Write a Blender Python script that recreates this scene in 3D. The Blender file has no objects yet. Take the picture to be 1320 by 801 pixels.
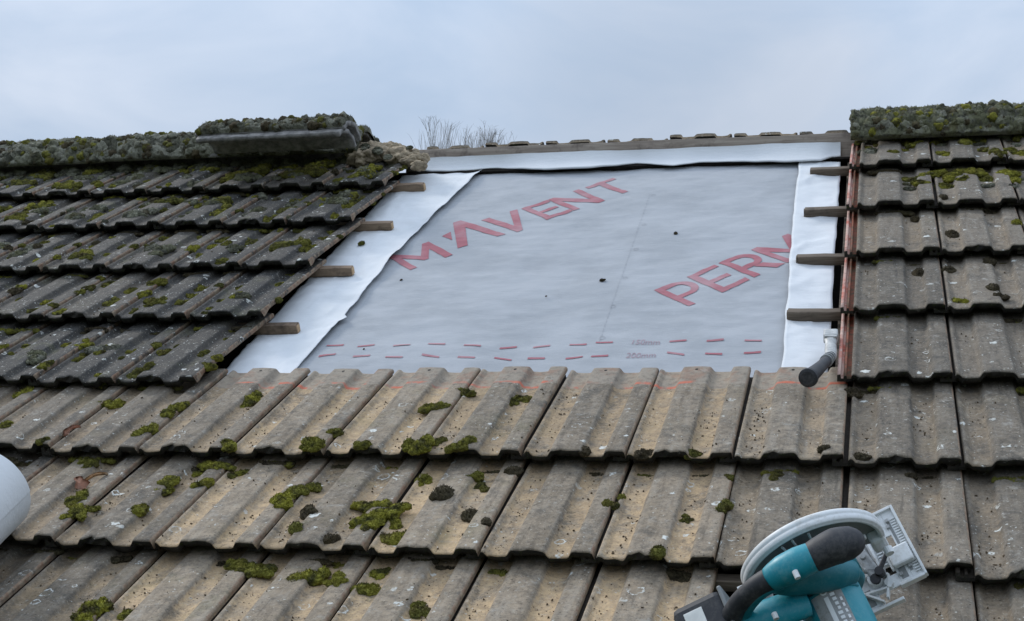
import bpy, bmesh, math, random
import numpy as np
from mathutils import Vector, Matrix, Euler, noise

random.seed(7)
S = bpy.context.scene
COL = S.collection
PITCH = math.radians(33)
H0 = 4.3                      # height of the roof frame's origin above the ground
G = 0.513                     # course gauge
CW = 0.3                      # cover width of a tile
DROP = 0.053                  # fall of a tile over one gauge
TILT = math.atan(DROP / G)
VR = 3.60                     # ridge position up the slope
WM = -0.125                   # level of the membrane

# roof frame (u along the ridge, v up the slope, w out of the slope) -> world
ROOF = Matrix.Translation((0, 0, H0)) @ Matrix.Rotation(PITCH, 4, 'X')
def P(u, v, w=0.0):
    return ROOF @ Vector((u, v, w))

# ---------------------------------------------------------------- camera
CAMP = (0.108956331, -3.04896771, 1.96931875)
RV = np.array([1.96630074, 0.149761691, -0.252708761])
FPX = 1908.81997
def _rot(a):
    t = np.linalg.norm(a); k = a / t
    K = np.array([[0, -k[2], k[1]], [k[2], 0, -k[0]], [-k[1], k[0], 0]])
    return np.eye(3) + math.sin(t) * K + (1 - math.cos(t)) * K @ K
RC = _rot(RV)
def at(px, py, w=0.0):
    """point of the roof frame at level w seen at photo pixel px, py"""
    d = RC.T @ np.array([(px - 660) / FPX, (py - 400.5) / FPX, 1.0])
    t = (w - CAMP[2]) / d[2]
    return Vector((CAMP[0] + t * d[0], CAMP[1] + t * d[1], CAMP[2] + t * d[2]))
cam = bpy.data.cameras.new('camera'); cam.sensor_width = 36.0; cam.lens = FPX / 1320 * 36
cam.clip_start = 0.05; cam.clip_end = 6000
co = bpy.data.objects.new('camera', cam); COL.objects.link(co)
m = Matrix([[RC[0][0], -RC[1][0], -RC[2][0], CAMP[0]],
            [RC[0][1], -RC[1][1], -RC[2][1], CAMP[1]],
            [RC[0][2], -RC[1][2], -RC[2][2], CAMP[2]], [0, 0, 0, 1]])
co.matrix_world = ROOF @ m
S.camera = co

# ---------------------------------------------------------------- helpers
def tag(o, label=None, cat=None, group=None, kind=None):
    if label: o['label'] = label
    if cat: o['category'] = cat
    if group: o['group'] = group
    if kind: o['kind'] = kind
    return o
def link(name, mesh, parent=None, mw=None):
    o = bpy.data.objects.new(name, mesh); COL.objects.link(o)
    if parent: o.parent = parent
    if mw is not None: o.matrix_local = mw
    return o
def empty(name, mw):
    o = bpy.data.objects.new(name, None); COL.objects.link(o)
    o.empty_display_size = 0.05; o.matrix_world = mw
    return o
def to_mesh(bm, name, mats, smooth=False, recalc=True):
    if recalc: bmesh.ops.recalc_face_normals(bm, faces=bm.faces)
    me = bpy.data.meshes.new(name); bm.to_mesh(me); bm.free()
    for mt in (mats if isinstance(mats, (list, tuple)) else [mats]): me.materials.append(mt)
    if smooth:
        me.polygons.foreach_set('use_smooth', [True] * len(me.polygons))
    me.update()
    return me
def box(bm, c, s, rot=None, bev=0.0, jit=0.0):
    r = bmesh.ops.create_cube(bm, size=1.0)
    vs = r['verts']
    M = Matrix.Translation(c) @ (rot.to_4x4() if rot else Matrix.Identity(4)) @ Matrix.Diagonal((*s, 1))
    bmesh.ops.transform(bm, matrix=M, verts=vs)
    if bev > 0:
        es = list({e for v in vs for e in v.link_edges})
        bmesh.ops.bevel(bm, geom=es, offset=bev, segments=2, affect='EDGES', profile=0.5)
    return vs
def tube(bm, pts, rad, n=14, cap=True, flat=None):
    """tapered tube along points; flat=(sx, sy) squashes the section"""
    pts = [Vector(p) for p in pts]
    rings = []
    up = Vector((0.13, 0.2, 1)).normalized()
    for i, p in enumerate(pts):
        t = (pts[min(i + 1, len(pts) - 1)] - pts[max(i - 1, 0)]).normalized()
        a = t.cross(up)
        if a.length < 1e-3: a = t.cross(Vector((1, 0, 0)))
        a.normalize(); b = a.cross(t).normalized()
        r = rad[i] if isinstance(rad, (list, tuple)) else rad
        fx, fy = flat if flat else (1, 1)
        rings.append([bm.verts.new(p + a * math.cos(k * 2 * math.pi / n) * r * fx + b * math.sin(k * 2 * math.pi / n) * r * fy) for k in range(n)])
    for i in range(len(rings) - 1):
        for k in range(n):
            bm.faces.new((rings[i][k], rings[i][(k + 1) % n], rings[i + 1][(k + 1) % n], rings[i + 1][k]))
    if cap:
        bm.faces.new(rings[0]); bm.faces.new(rings[-1])
def smooth_path(pts, rad, k=6):
    """Catmull-Rom through pts with radii"""
    P_ = [Vector(p) for p in pts]; out = []; ro = []
    for i in range(len(P_) - 1):
        p0, p1, p2, p3 = P_[max(i - 1, 0)], P_[i], P_[i + 1], P_[min(i + 2, len(P_) - 1)]
        for j in range(k):
            t = j / k
            out.append(0.5 * ((2 * p1) + (p2 - p0) * t + (2 * p0 - 5 * p1 + 4 * p2 - p3) * t * t + (3 * p1 - p0 - 3 * p2 + p3) * t ** 3))
            ro.append(rad[i] * (1 - t) + rad[i + 1] * t)
    out.append(P_[-1]); ro.append(rad[-1])
    return out, ro
def copy_tree(o, parent=None):
    c = o.copy(); COL.objects.link(c)
    if parent: c.parent = parent
    for ch in list(o.children): copy_tree(ch, c)
    return c

# ---------------------------------------------------------------- materials
class NT:
    def __init__(s, name):
        s.m = bpy.data.materials.new(name); s.m.use_nodes = True
        s.t = s.m.node_tree; s.n = s.t.nodes; s.n.clear()
        s.out = s.n.new('ShaderNodeOutputMaterial'); s.b = s.n.new('ShaderNodeBsdfPrincipled')
        s.t.links.new(s.b.outputs[0], s.out.inputs[0])
        s.geo = s.n.new('ShaderNodeNewGeometry'); s.tc = s.n.new('ShaderNodeTexCoord')
        s.pos = s.geo.outputs['Position']; s.obj = s.tc.outputs['Object']
    def set(s, inp, v):
        if hasattr(v, 'is_output') or isinstance(v, bpy.types.NodeSocket): s.t.links.new(v, inp)
        elif isinstance(v, (tuple, list)) and len(v) == 3 and inp.type == 'RGBA': inp.default_value = (*v, 1)
        else: inp.default_value = v
    def noise(s, scale, det=4, rough=0.6, vec=None, dist=0.0, color=False):
        x = s.n.new('ShaderNodeTexNoise'); s.set(x.inputs['Vector'], vec or s.pos)
        x.inputs['Scale'].default_value = scale; x.inputs['Detail'].default_value = det
        x.inputs['Roughness'].default_value = rough; x.inputs['Distortion'].default_value = dist
        return x.outputs['Color' if color else 'Fac']
    def voro(s, scale, vec=None, feat='F1', out='Distance', rnd=1.0):
        x = s.n.new('ShaderNodeTexVoronoi'); x.feature = feat; s.set(x.inputs['Vector'], vec or s.pos)
        x.inputs['Scale'].default_value = scale; x.inputs['Randomness'].default_value = rnd
        return x.outputs[out]
    def ramp(s, v, a, b, lo=0.0, hi=1.0, smooth=True):
        x = s.n.new('ShaderNodeMapRange'); x.interpolation_type = 'SMOOTHSTEP' if smooth else 'LINEAR'
        s.set(x.inputs[0], v); s.set(x.inputs[1], a); s.set(x.inputs[2], b); s.set(x.inputs[3], lo); s.set(x.inputs[4], hi)
        return x.outputs[0]
    def math(s, op, a, b=0.0, c=None, clamp=False):
        x = s.n.new('ShaderNodeMath'); x.operation = op; x.use_clamp = clamp
        s.set(x.inputs[0], a); s.set(x.inputs[1], b)
        if c is not None: s.set(x.inputs[2], c)
        return x.outputs[0]
    def mix(s, f, a, b, bt='MIX'):
        x = s.n.new('ShaderNodeMix'); x.data_type = 'RGBA'; x.blend_type = bt
        s.set(x.inputs[0], f); s.set(x.inputs[6], a); s.set(x.inputs[7], b)
        return x.outputs[2]
    def sep(s, v, i):
        x = s.n.new('ShaderNodeSeparateXYZ'); s.set(x.inputs[0], v); return x.outputs[i]
    def sepc(s, v):
        x = s.n.new('ShaderNodeSeparateColor'); s.set(x.inputs[0], v); return x.outputs
    def vscale(s, v, sc):
        x = s.n.new('ShaderNodeVectorMath'); x.operation = 'MULTIPLY'; s.set(x.inputs[0], v); x.inputs[1].default_value = sc; return x.outputs[0]
    def bump(s, h, strength=0.5, dist=0.01, normal=None):
        x = s.n.new('ShaderNodeBump'); x.inputs['Strength'].default_value = strength; x.inputs['Distance'].default_value = dist
        s.set(x.inputs['Height'], h)
        if normal is not None: s.set(x.inputs['Normal'], normal)
        return x.outputs[0]
    def oinfo(s):
        return s.n.new('ShaderNodeObjectInfo')
    def done(s, color, rough=0.8, metal=0.0, bump=None, spec=0.5):
        s.set(s.b.inputs['Base Color'], color); s.set(s.b.inputs['Roughness'], rough)
        s.set(s.b.inputs['Metallic'], metal); s.b.inputs['Specular IOR Level'].default_value = spec
        if bump is not None: s.t.links.new(bump, s.b.inputs['Normal'])
        return s.m

def mat_tile():
    n = NT('weathered_concrete')
    oi = n.oinfo(); R, Gc, B = n.sepc(oi.outputs['Color'])[0:3]
    rnd = oi.outputs['Random']; AL = oi.outputs['Alpha']
    headx = n.math('MULTIPLY', n.ramp(AL, .3, .4), n.ramp(AL, .7, .6)); lockx = n.ramp(AL, .8, .9)
    x, y, z = n.sep(n.obj, 0), n.sep(n.obj, 1), n.sep(n.obj, 2)
    n1 = n.noise(9, 6, 0.65); n2 = n.noise(45, 5, 0.7); n3 = n.noise(125, 4, 0.8); n4 = n.noise(3.0, 3, 0.5)
    grey = n.mix(n.ramp(n1, .3, .7), (.180, .152, .116), (.335, .288, .226))
    grey = n.mix(n.ramp(n2, .4, .75), grey, (.115, .105, .092))
    grey = n.mix(n.math('MULTIPLY', n.ramp(rnd, .0, 1.), .35), grey, (.215, .185, .150))
    # worn sandy channels
    valley = n.ramp(n.math('ADD', z, n.math('MULTIPLY', n.math('SUBTRACT', n.noise(26, 5, .75), .5), .022)), -.005, -.015)
    patch = n.ramp(n.noise(11, 5, .7), .30, .56, .25, 1.0)
    sandm = n.math('MULTIPLY', n.math('MULTIPLY', patch, n.math('ADD', n.math('MULTIPLY', valley, .82), .18)), Gc, clamp=True)
    stk = n.noise(1.0, 4, .65, vec=n.vscale(n.pos, (48, 5, 5)))
    grey = n.mix(n.math('MULTIPLY', n.ramp(stk, .50, .68), .55), grey, (.30, .275, .235))
    grey = n.mix(n.math('MULTIPLY', n.ramp(stk, .46, .32), .6), grey, (.085, .076, .066))
    sand = n.mix(n.ramp(n2, .3, .7), (.53, .385, .225), (.36, .265, .165))
    col = n.mix(sandm, grey, sand)
    col = n.mix(1.0, col, n.mix(rnd, (.78, .77, .76), (1.12, 1.09, 1.05)), 'MULTIPLY')
    blotch = n.math('MULTIPLY', n.ramp(n.noise(7.5, 6, .78), .52, .64), .6)
    col = n.mix(blotch, col, (.088, .080, .068))
    pits = n.ramp(n.noise(68, 5, .85), .60, .68)
    col = n.mix(n.math('MULTIPLY', pits, .6), col, (.055, .048, .04))
    wash = n.math('MULTIPLY', n.ramp(n.noise(31, 5, .8), .56, .70), .5)
    col = n.mix(wash, col, (.40, .37, .31))
    # dark algae film
    alg = n.math('MULTIPLY', n.ramp(n.math('ADD', n1, n.math('MULTIPLY', n2, .35)),   .42, .78, .80, 1.0), R, clamp=True)
    col = n.mix(alg, col, n.mix(n.ramp(n2, .3, .7), (.021, .022, .023), (.056, .054, .051)))
    # green film, mostly towards the joints and the foot of each tile
    grm = n.math('MULTIPLY', n.ramp(n.noise(5.5, 5, .7), .52, .75), B)
    col = n.mix(grm, col, n.mix(n.ramp(n2, .3, .7), (.075, .085, .030), (.13, .125, .065)))
    # rubbed pale arrises
    pale = n.math('MULTIPLY', n.ramp(n.noise(20, 5, .75), .56, .72), n.ramp(z, -.010, -.001))
    pale = n.math('MULTIPLY', pale, .6)
    col = n.mix(pale, col, (.36, .34, .30))
    # grains
    col = n.mix(n.math('MULTIPLY', n.ramp(n3, .57, .70), .7), col, (.42, .37, .30))
    col = n.mix(n.math('MULTIPLY', n.ramp(n3, .43, .32), .85), col, (.045, .038, .03))
    # dirt in the channels
    dirt = n.math('MULTIPLY', n.math('MULTIPLY', n.ramp(n.noise(85, 4, .8), .56, .66), n.ramp(n.noise(12, 3, .6), .45, .62)), valley)
    col = n.mix(n.math('MULTIPLY', dirt, .85), col, (.052, .040, .028))
    # lichen: blotches and rings
    dv = n.n.new('ShaderNodeVectorMath'); dv.operation = 'ADD'
    n.set(dv.inputs[0], n.pos)
    w = n.vscale(n.noise(55, 3, .6, color=True), (.03, .03, .03)); n.t.links.new(w, dv.inputs[1])
    d1 = n.voro(17, dv.outputs[0]); c1 = n.voro(17, dv.outputs[0], out='Color')
    cr = n.sepc(c1)
    size = n.math('MULTIPLY', cr[1], .26)
    blot = n.math('MULTIPLY', n.ramp(n.math('SUBTRACT', size, d1), .0, .05), n.ramp(cr[0], .40, .42))
    blot = n.math('MULTIPLY', blot, n.ramp(n2, .38, .52))
    ring = n.math('MULTIPLY', n.ramp(n.math('ABSOLUTE', n.math('SUBTRACT', n.math('MULTIPLY', cr[2], .30), d1)), .05, .015), n.ramp(cr[0], .27, .25))
    ring = n.math('MULTIPLY', ring, n.ramp(n2, .40, .55))
    lich = n.math('MAXIMUM', blot, ring)
    lich = n.math('MULTIPLY', lich, n.math('MAXIMUM', n.ramp(n4, .36, .56, .25, 1.0), n.math('MULTIPLY', R, n.ramp(n1, .35, .55))))
    col = n.mix(lich, col, n.mix(n2, (.46, .47, .43), (.70, .70, .65)))
    d2 = n.voro(75, dv.outputs[0]); c2 = n.sepc(n.voro(75, dv.outputs[0], out='Color'))
    sp = n.math('MULTIPLY', n.ramp(d2, .24, .14), n.ramp(n.math('ADD', c2[0], n.math('MULTIPLY', R, .14)), .74, .76))
    sp = n.math('MULTIPLY', sp, n.ramp(n.math('ADD', n.noise(6, 3, .6), n.math('MULTIPLY', R, .08)), .42, .60))
    col = n.mix(n.math('MULTIPLY', sp, .8), col, (.55, .55, .50))
    # the head of the tile, kept clean under the lap: old red pigment
    edge = n.math('ADD', y, n.math('MULTIPLY', n.math('SUBTRACT', n1, .5), .035))
    head = n.math('MULTIPLY', n.ramp(edge, G + .020, G + .028), headx)
    band = n.math('MULTIPLY', head, n.ramp(edge, G + .050, G + .034))
    band = n.math('MULTIPLY', band, n.ramp(n.noise(7, 4, .7), .46, .58))
    hd = n.mix(n.ramp(n.noise(13, 4, .7), .48, .68), (.285, .245, .195), (.27, .175, .125))
    hd = n.mix(n.math('MULTIPLY', n.ramp(n2, .45, .7), .6), hd, (.13, .11, .09))
    col = n.mix(n.math('MULTIPLY', head, .8), col, hd)
    col = n.mix(n.math('MULTIPLY', band, .9), col, (.50, .13, .075))
    # nail hole
    hx = n.math('SUBTRACT', x, .125); hy = n.math('SUBTRACT', y, .662)
    hole = n.ramp(n.math('SQRT', n.math('ADD', n.math('MULTIPLY', hx, hx), n.math('MULTIPLY', n.math('MULTIPLY', hy, hy), .45))), .0055, .0045)
    col = n.mix(hole, col, (.02, .018, .015))
    endm = n.math('MULTIPLY', n.ramp(x, .2865, .2900), n.ramp(n.noise(18, 4, .7), .35, .55))
    col = n.mix(n.math('MULTIPLY', endm, .8), col, n.mix(n.ramp(n2, .35, .65), (.24, .135, .085), (.34, .27, .19)))
    # side lock: red outside, brown channel
    lock = n.math('MULTIPLY', n.ramp(x, .0110, .0100), n.ramp(z, -.0155, -.0165))
    lock = n.math('MAXIMUM', lock, n.ramp(x, .0006, -.0006))
    lc = n.mix(n.ramp(n.noise(9, 5, .7), .32, .56), (.47, .12, .08), (.52, .36, .30))
    lc = n.mix(n.ramp(x, -.024, -.020), lc, n.mix(n.ramp(n.noise(30, 5, .7), .4, .6), (.26, .09, .055), (.12, .085, .055)))
    lc = n.mix(n.math('MULTIPLY', n.ramp(n2, .52, .7), .5), lc, (.05, .04, .03))
    lc = n.mix(lockx, (.045, .036, .028), lc)
    col = n.mix(lock, col, lc)
    h = n.math('ADD', n.math('MULTIPLY', n3, .35), n.math('ADD', n.math('MULTIPLY', n2, .8), n.math('MULTIPLY', lich, .15)))
    bp = n.bump(h, .8, .008)
    return n.done(col, n.ramp(n2, .2, .8, .72, .95), bump=bp, spec=.22)

def mat_grime_shade():  # algae crust, taken near black with the shade under tile noses painted in
    n = NT('algae_and_shade_edge')
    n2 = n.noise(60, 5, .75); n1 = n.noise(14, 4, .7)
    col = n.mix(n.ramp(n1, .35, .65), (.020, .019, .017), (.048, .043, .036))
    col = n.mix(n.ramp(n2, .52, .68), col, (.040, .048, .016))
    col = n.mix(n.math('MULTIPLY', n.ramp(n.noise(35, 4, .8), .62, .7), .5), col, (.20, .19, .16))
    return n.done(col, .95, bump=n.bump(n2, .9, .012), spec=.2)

def mat_moss(name, dark, mid, bright):
    n = NT(name)
    oi = n.oinfo(); R = n.sepc(oi.outputs['Color'])[0]
    n1 = n.noise(42, 4, .65); n2 = n.noise(260, 3, .7); n3 = n.noise(21, 2, .5)
    col = n.mix(n.ramp(n1, .32, .62), dark, mid)
    col = n.mix(n.math('MULTIPLY', n.ramp(n.noise(17, 3, .6), .50, .64), .75), col, (.070, .052, .026))
    cell = n.sepc(n.voro(19, out='Color'))
    if 'ridge' in name:
        col = n.mix(n.math('MULTIPLY', n.ramp(cell[0], .5, .7), .75), col, (.30, .295, .24)); col = n.mix(n.math('MULTIPLY', n.ramp(cell[1], .65, .8), .7), col, (.05, .05, .038))
    br = n.math('MULTIPLY', n.ramp(n.math('ADD', n.math('MULTIPLY', n3, .6), n.math('MULTIPLY', n1, .4)), .37, .57), n.math('ADD', R, n.math('MULTIPLY', oi.outputs['Random'], .25)), clamp=True)
    col = n.mix(br, col, bright)
    col = n.mix(n.math('MULTIPLY', n.ramp(n2, .54, .68), .5), col, n.mix(.5, bright, (.16, .12, .06)))
    col = n.mix(n.math('MULTIPLY', n.ramp(n2, .46, .34), .7), col, (.022, .022, .010))
    return n.done(col, .95, bump=n.bump(n.math('ADD', n2, n1), .9, .008), spec=.15)

def mat_wood(name, a, b, c, grain_axis=0, sc=1.0):
    n = NT(name)
    v = [60 * sc, 60 * sc, 60 * sc]; v[grain_axis] = 3.5 * sc
    g = n.noise(1.0, 5, .65, vec=n.vscale(n.obj, tuple(v)), dist=.6)
    k = n.noise(8, 4, .7)
    col = n.mix(n.ramp(g, .3, .7), a, b)
    col = n.mix(n.ramp(k, .5, .72), col, c)
    return n.done(col, .85, bump=n.bump(g, .5, .004), spec=.25)

def mat_membrane(name, base, vary, fibre=.35, rough=.8):
    n = NT(name)
    f1 = n.noise(1.0, 5, .7, vec=n.vscale(n.obj, (22, 70, 30))); f2 = n.noise(1.0, 4, .7, vec=n.vscale(n.obj, (260, 420, 300)))
    b = n.noise(3.2, 4, .6, vec=n.obj)
    col = n.mix(n.ramp(b, .38, .62), base, vary)
    col = n.mix(n.math('MULTIPLY', n.ramp(f1, .54, .72), fibre), col, tuple(min(.9, c * 1.16) for c in base))
    col = n.mix(n.math('MULTIPLY', n.ramp(f2, .58, .75), fibre * .6), col, tuple(c * .78 for c in base))
    dirt = n.math('MULTIPLY', n.ramp(n.noise(38, 5, .8, vec=n.obj), .66, .78), .5)
    col = n.mix(dirt, col, tuple(c * .55 for c in base))
    return n.done(col, rough, bump=n.bump(n.math('ADD', f1, n.math('MULTIPLY', f2, .5)), .4, .006), spec=.15)

def mat_simple(name, col, rough=.6, metal=0.0, spec=.5, var=.18, sc=40, bump=.15):
    n = NT(name)
    a = n.noise(sc, 5, .65)
    c = n.mix(n.ramp(a, .3, .7), tuple(x * (1 - var) for x in col), tuple(min(1, x * (1 + var)) for x in col))
    return n.done(c, n.ramp(a, .2, .8, max(.05, rough - .12), min(1, rough + .12)), metal, bump=n.bump(n.noise(sc * 6, 3, .6), bump, .002), spec=spec)

def mat_dusty(name, col, dust, rough=.45, amount=.55):
    n = NT(name)
    a = n.noise(28, 5, .7); b = n.noise(130, 4, .7)
    d = n.math('MULTIPLY', n.ramp(n.math('ADD', n.math('MULTIPLY', a, .6), n.math('MULTIPLY', b, .4)), .46, .66), amount)
    c = n.mix(d, col, dust)
    return n.done(c, n.ramp(d, 0, .5, rough, .85), bump=n.bump(b, .12, .002), spec=.45)

M_TILE = mat_tile(); M_GRIME_SHADE = mat_grime_shade()
M_MOSS = mat_moss('green_moss', (.052, .052, .019), (.138, .134, .034), (.370, .350, .045))
M_MOSSG = mat_moss('grey_ridge_moss', (.070, .070, .056), (.215, .212, .165), (.160, .165, .072))
M_MOSSD = mat_moss('dead_brown_moss', (.035, .028, .018), (.085, .066, .042), (.13, .12, .06))
M_WOOD_OLD = mat_wood('weathered_batten_wood', (.085, .066, .050), (.205, .165, .125), (.045, .036, .030))
M_WOOD_NEW = mat_wood('sawn_batten_wood', (.15, .105, .072), (.29, .21, .145), (.08, .058, .042))
M_WOOD_END = mat_wood('sawn_end_grain', (.42, .28, .16), (.55, .39, .24), (.30, .2, .12), 1)
M_WOOD_RDG = mat_wood('grey_ridge_timber', (.25, .205, .17), (.40, .34, .285), (.16, .13, .11))
M_FELT = mat_simple('old_dark_felt', (.018, .015, .013), .95, spec=.1, var=.4)
M_GREYM = mat_membrane('grey_membrane', (.335, .350, .368), (.385, .400, .420), .75)
M_WHITEM = mat_membrane('white_membrane', (.63, .650, .665), (.67, .685, .70), .25)
M_PRINT = mat_membrane('red_print', (.35, .130, .150), (.40, .235, .255), .45)
M_PRINTG = mat_simple('faint_grey_print', (.29, .305, .33), .7)
M_MORTAR = mat_simple('sandy_mortar', (.29, .235, .165), .95, spec=.15, var=.5, sc=14, bump=.8)
M_RIDGET = mat_simple('grey_ridge_concrete', (.20, .19, .18), .9, spec=.2, var=.45, sc=26, bump=.6)
M_TEAL = mat_dusty('teal_plastic', (.008, .235, .295), (.20, .39, .42), .42, .35)
M_TEALD = mat_dusty('dark_teal_plastic', (.005, .150, .19), (.13, .28, .30), .45, .35)
M_RUB = mat_dusty('black_rubber', (.022, .023, .027), (.13, .125, .12), .6, .5)
M_ALU = mat_dusty('dusty_cast_aluminium', (.66, .68, .68), (.42, .40, .36), .45, .5)
M_ALUD = mat_dusty('grimy_aluminium', (.33, .34, .34), (.16, .15, .13), .55, .6)
M_DARKM = mat_dusty('dark_guard_metal', (.20, .21, .21), (.30, .30, .28), .5, .5)
M_WHITE = mat_simple('off_white_sticker', (.66, .66, .62), .5, var=.08)
M_STEEL = mat_simple('worn_hammer_steel', (.40, .40, .385), .5, .25, var=.3)
M_GLINE = mat_simple('white_marking', (.75, .77, .78), .5, var=.05)
M_BARK = mat_simple('grey_twig_bark', (.30, .285, .28), .9, var=.3)
M_LEAF = mat_simple('dry_pinkish_leaf', (.40, .21, .14), .8, var=.3)
M_GRASS = mat_simple('garden_grass', (.06, .075, .03), .95, var=.4, sc=2)
M_CRUMB = mat_simple('earth_crumbs', (.095, .070, .045), .95, spec=.1, var=.5)

# ---------------------------------------------------------------- roof tile meshes
PROF = [(0.007, -.0150), (0.014, -.0098), (0.030, -.0075), (0.052, -.0105), (0.072, -.0165), (0.10, -.0178), (0.16, -.0182), (0.225, -.0172),
        (0.240, -.0155), (0.268, -.0030), (0.280, -.0004), (0.30, 0.0), (0.36, .0006), (0.42, .0008), (0.50, .0005), (0.540, 0.0), (0.556, -.0010), (0.570, -.0050),
        (0.592, -.0150), (0.606, -.0172), (0.68, -.0182), (0.755, -.0172), (0.770, -.0152), (0.793, -.0030), (0.806, -.0004),
        (0.83, 0.0), (0.90, .0004), (0.950, 0.0), (0.969, -.0015), (0.977, -.0060)]
def tile_mesh(seed, L):
    bm = bmesh.new()
    rg = random.Random(seed)
    ys = [0.0, .004, .011, .03] + [.03 + (L - .045) * i / 13 for i in range(1, 14)] + [L - .006, L]
    off = Vector((seed * 3.7, seed * 1.3, 0))
    def nz(x, y, s): return noise.noise(Vector((x * s, y * s, 0)) + off)
    top = []; 
    for y in ys:
        row = []
        for fx, z in PROF:
            x = fx * CW
            zz = z + .0011 * nz(x, y, 18) + .0005 * nz(x, y, 60)
            yy = y
            if y < .02:
                chip = max(0, nz(x, 0, 34) - .10) * .034 + .0042 * nz(x, 5, 90) + .0026 * nz(x, 3, 14)
                yy = y + chip * (1 - y / .02)
                if y == 0: zz -= .0045
                elif y < .006: zz -= .0012
            if y > L - .003:
                yy += .004 * nz(x, 9, 25); zz -= .0025
            row.append(bm.verts.new((x, yy, zz)))
        top.append(row)
    nx = len(PROF)
    for j in range(len(ys) - 1):
        for i in range(nx - 1):
            bm.faces.new((top[j][i], top[j][i + 1], top[j + 1][i + 1], top[j + 1][i]))
    # underside
    def th(y): return .025 - .005 * min(1, max(0, (y - .02) / .05))
    yb = [0.014, .03, .07, .2, .4, L - .03, L]
    bot = []
    for y in yb:
        row = []
        for fx, z in PROF:
            x = fx * CW
            zz = z - th(y)
            if fx > .88: zz = max(zz, -.0165) if y > .03 else zz
            if fx < .01: zz = min(zz, -.033)
            row.append(bm.verts.new((x, y + (.011 * nz(x, 1, 70) if y < .02 else 0), zz + (.005 * nz(x, 2, 60) if y < .04 else 0))))
        bot.append(row)
    for j in range(len(yb) - 1):
        for i in range(nx - 1):
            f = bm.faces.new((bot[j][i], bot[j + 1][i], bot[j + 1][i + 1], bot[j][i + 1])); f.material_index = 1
    for i in range(nx - 1):
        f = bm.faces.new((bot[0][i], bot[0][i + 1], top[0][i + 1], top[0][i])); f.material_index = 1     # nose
        bm.faces.new((top[-1][i], top[-1][i + 1], bot[-1][i + 1], bot[-1][i]))
    # sides: strips between the two edge polylines
    for side in (0, nx - 1):
        a = [r[side] for r in top]; b = [r[side] for r in bot]
        poly = a + b[::-1]
        f = bm.faces.new(poly)
        f.material_index = 0
    bm.normal_update()
    me_faces = list(bm.faces)
    bmesh.ops.triangulate(bm, faces=[f for f in bm.faces if len(f.verts) > 4])
    bmesh.ops.recalc_face_normals(bm, faces=bm.faces)
    # side lock: a channelled strip along the left edge
    lk = [(-.0405, -.036), (-.0400, -.0185), (-.030, -.0170), (-.0285, -.0300), (-.0210, -.0305), (-.0195, -.0215), (-.013, -.0215), (-.0115, -.0310), (.008, -.0312)]
    base = len(bm.verts)
    la = [[bm.verts.new((x, y, z + .0008 * nz(x, y, 30))) for x, z in lk] for y in [.020 + (L - .032) * t / 10 for t in range(11)]]
    lb = [[bm.verts.new((x, y, -.040)) for x in (-.0405, .008)] for y in (.020, L - .012)]
    nf = []
    for j in range(10):
        for i in range(len(lk) - 1): nf.append(bm.faces.new((la[j][i], la[j][i + 1], la[j + 1][i + 1], la[j + 1][i])))
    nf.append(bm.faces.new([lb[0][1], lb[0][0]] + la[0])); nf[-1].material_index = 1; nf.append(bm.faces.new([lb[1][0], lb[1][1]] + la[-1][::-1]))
    nf.append(bm.faces.new((lb[0][0], lb[1][0]) + tuple(r[0] for r in la[::-1])))
    nf.append(bm.faces.new((lb[0][0], lb[0][1], lb[1][1], lb[1][0])))
    bmesh.ops.recalc_face_normals(bm, faces=nf)
    me = to_mesh(bm, 'roof_tile', [M_TILE, M_GRIME_SHADE], recalc=False)
    me.polygons.foreach_set('use_smooth', [len(p.vertices) == 4 and abs(p.normal.z) > .25 for p in me.polygons])
    return me
LT = .695
TILES = [tile_mesh(s, LT) for s in range(6)]
TILES_CUT = [tile_mesh(s + 20, .50) for s in range(4)]

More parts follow.
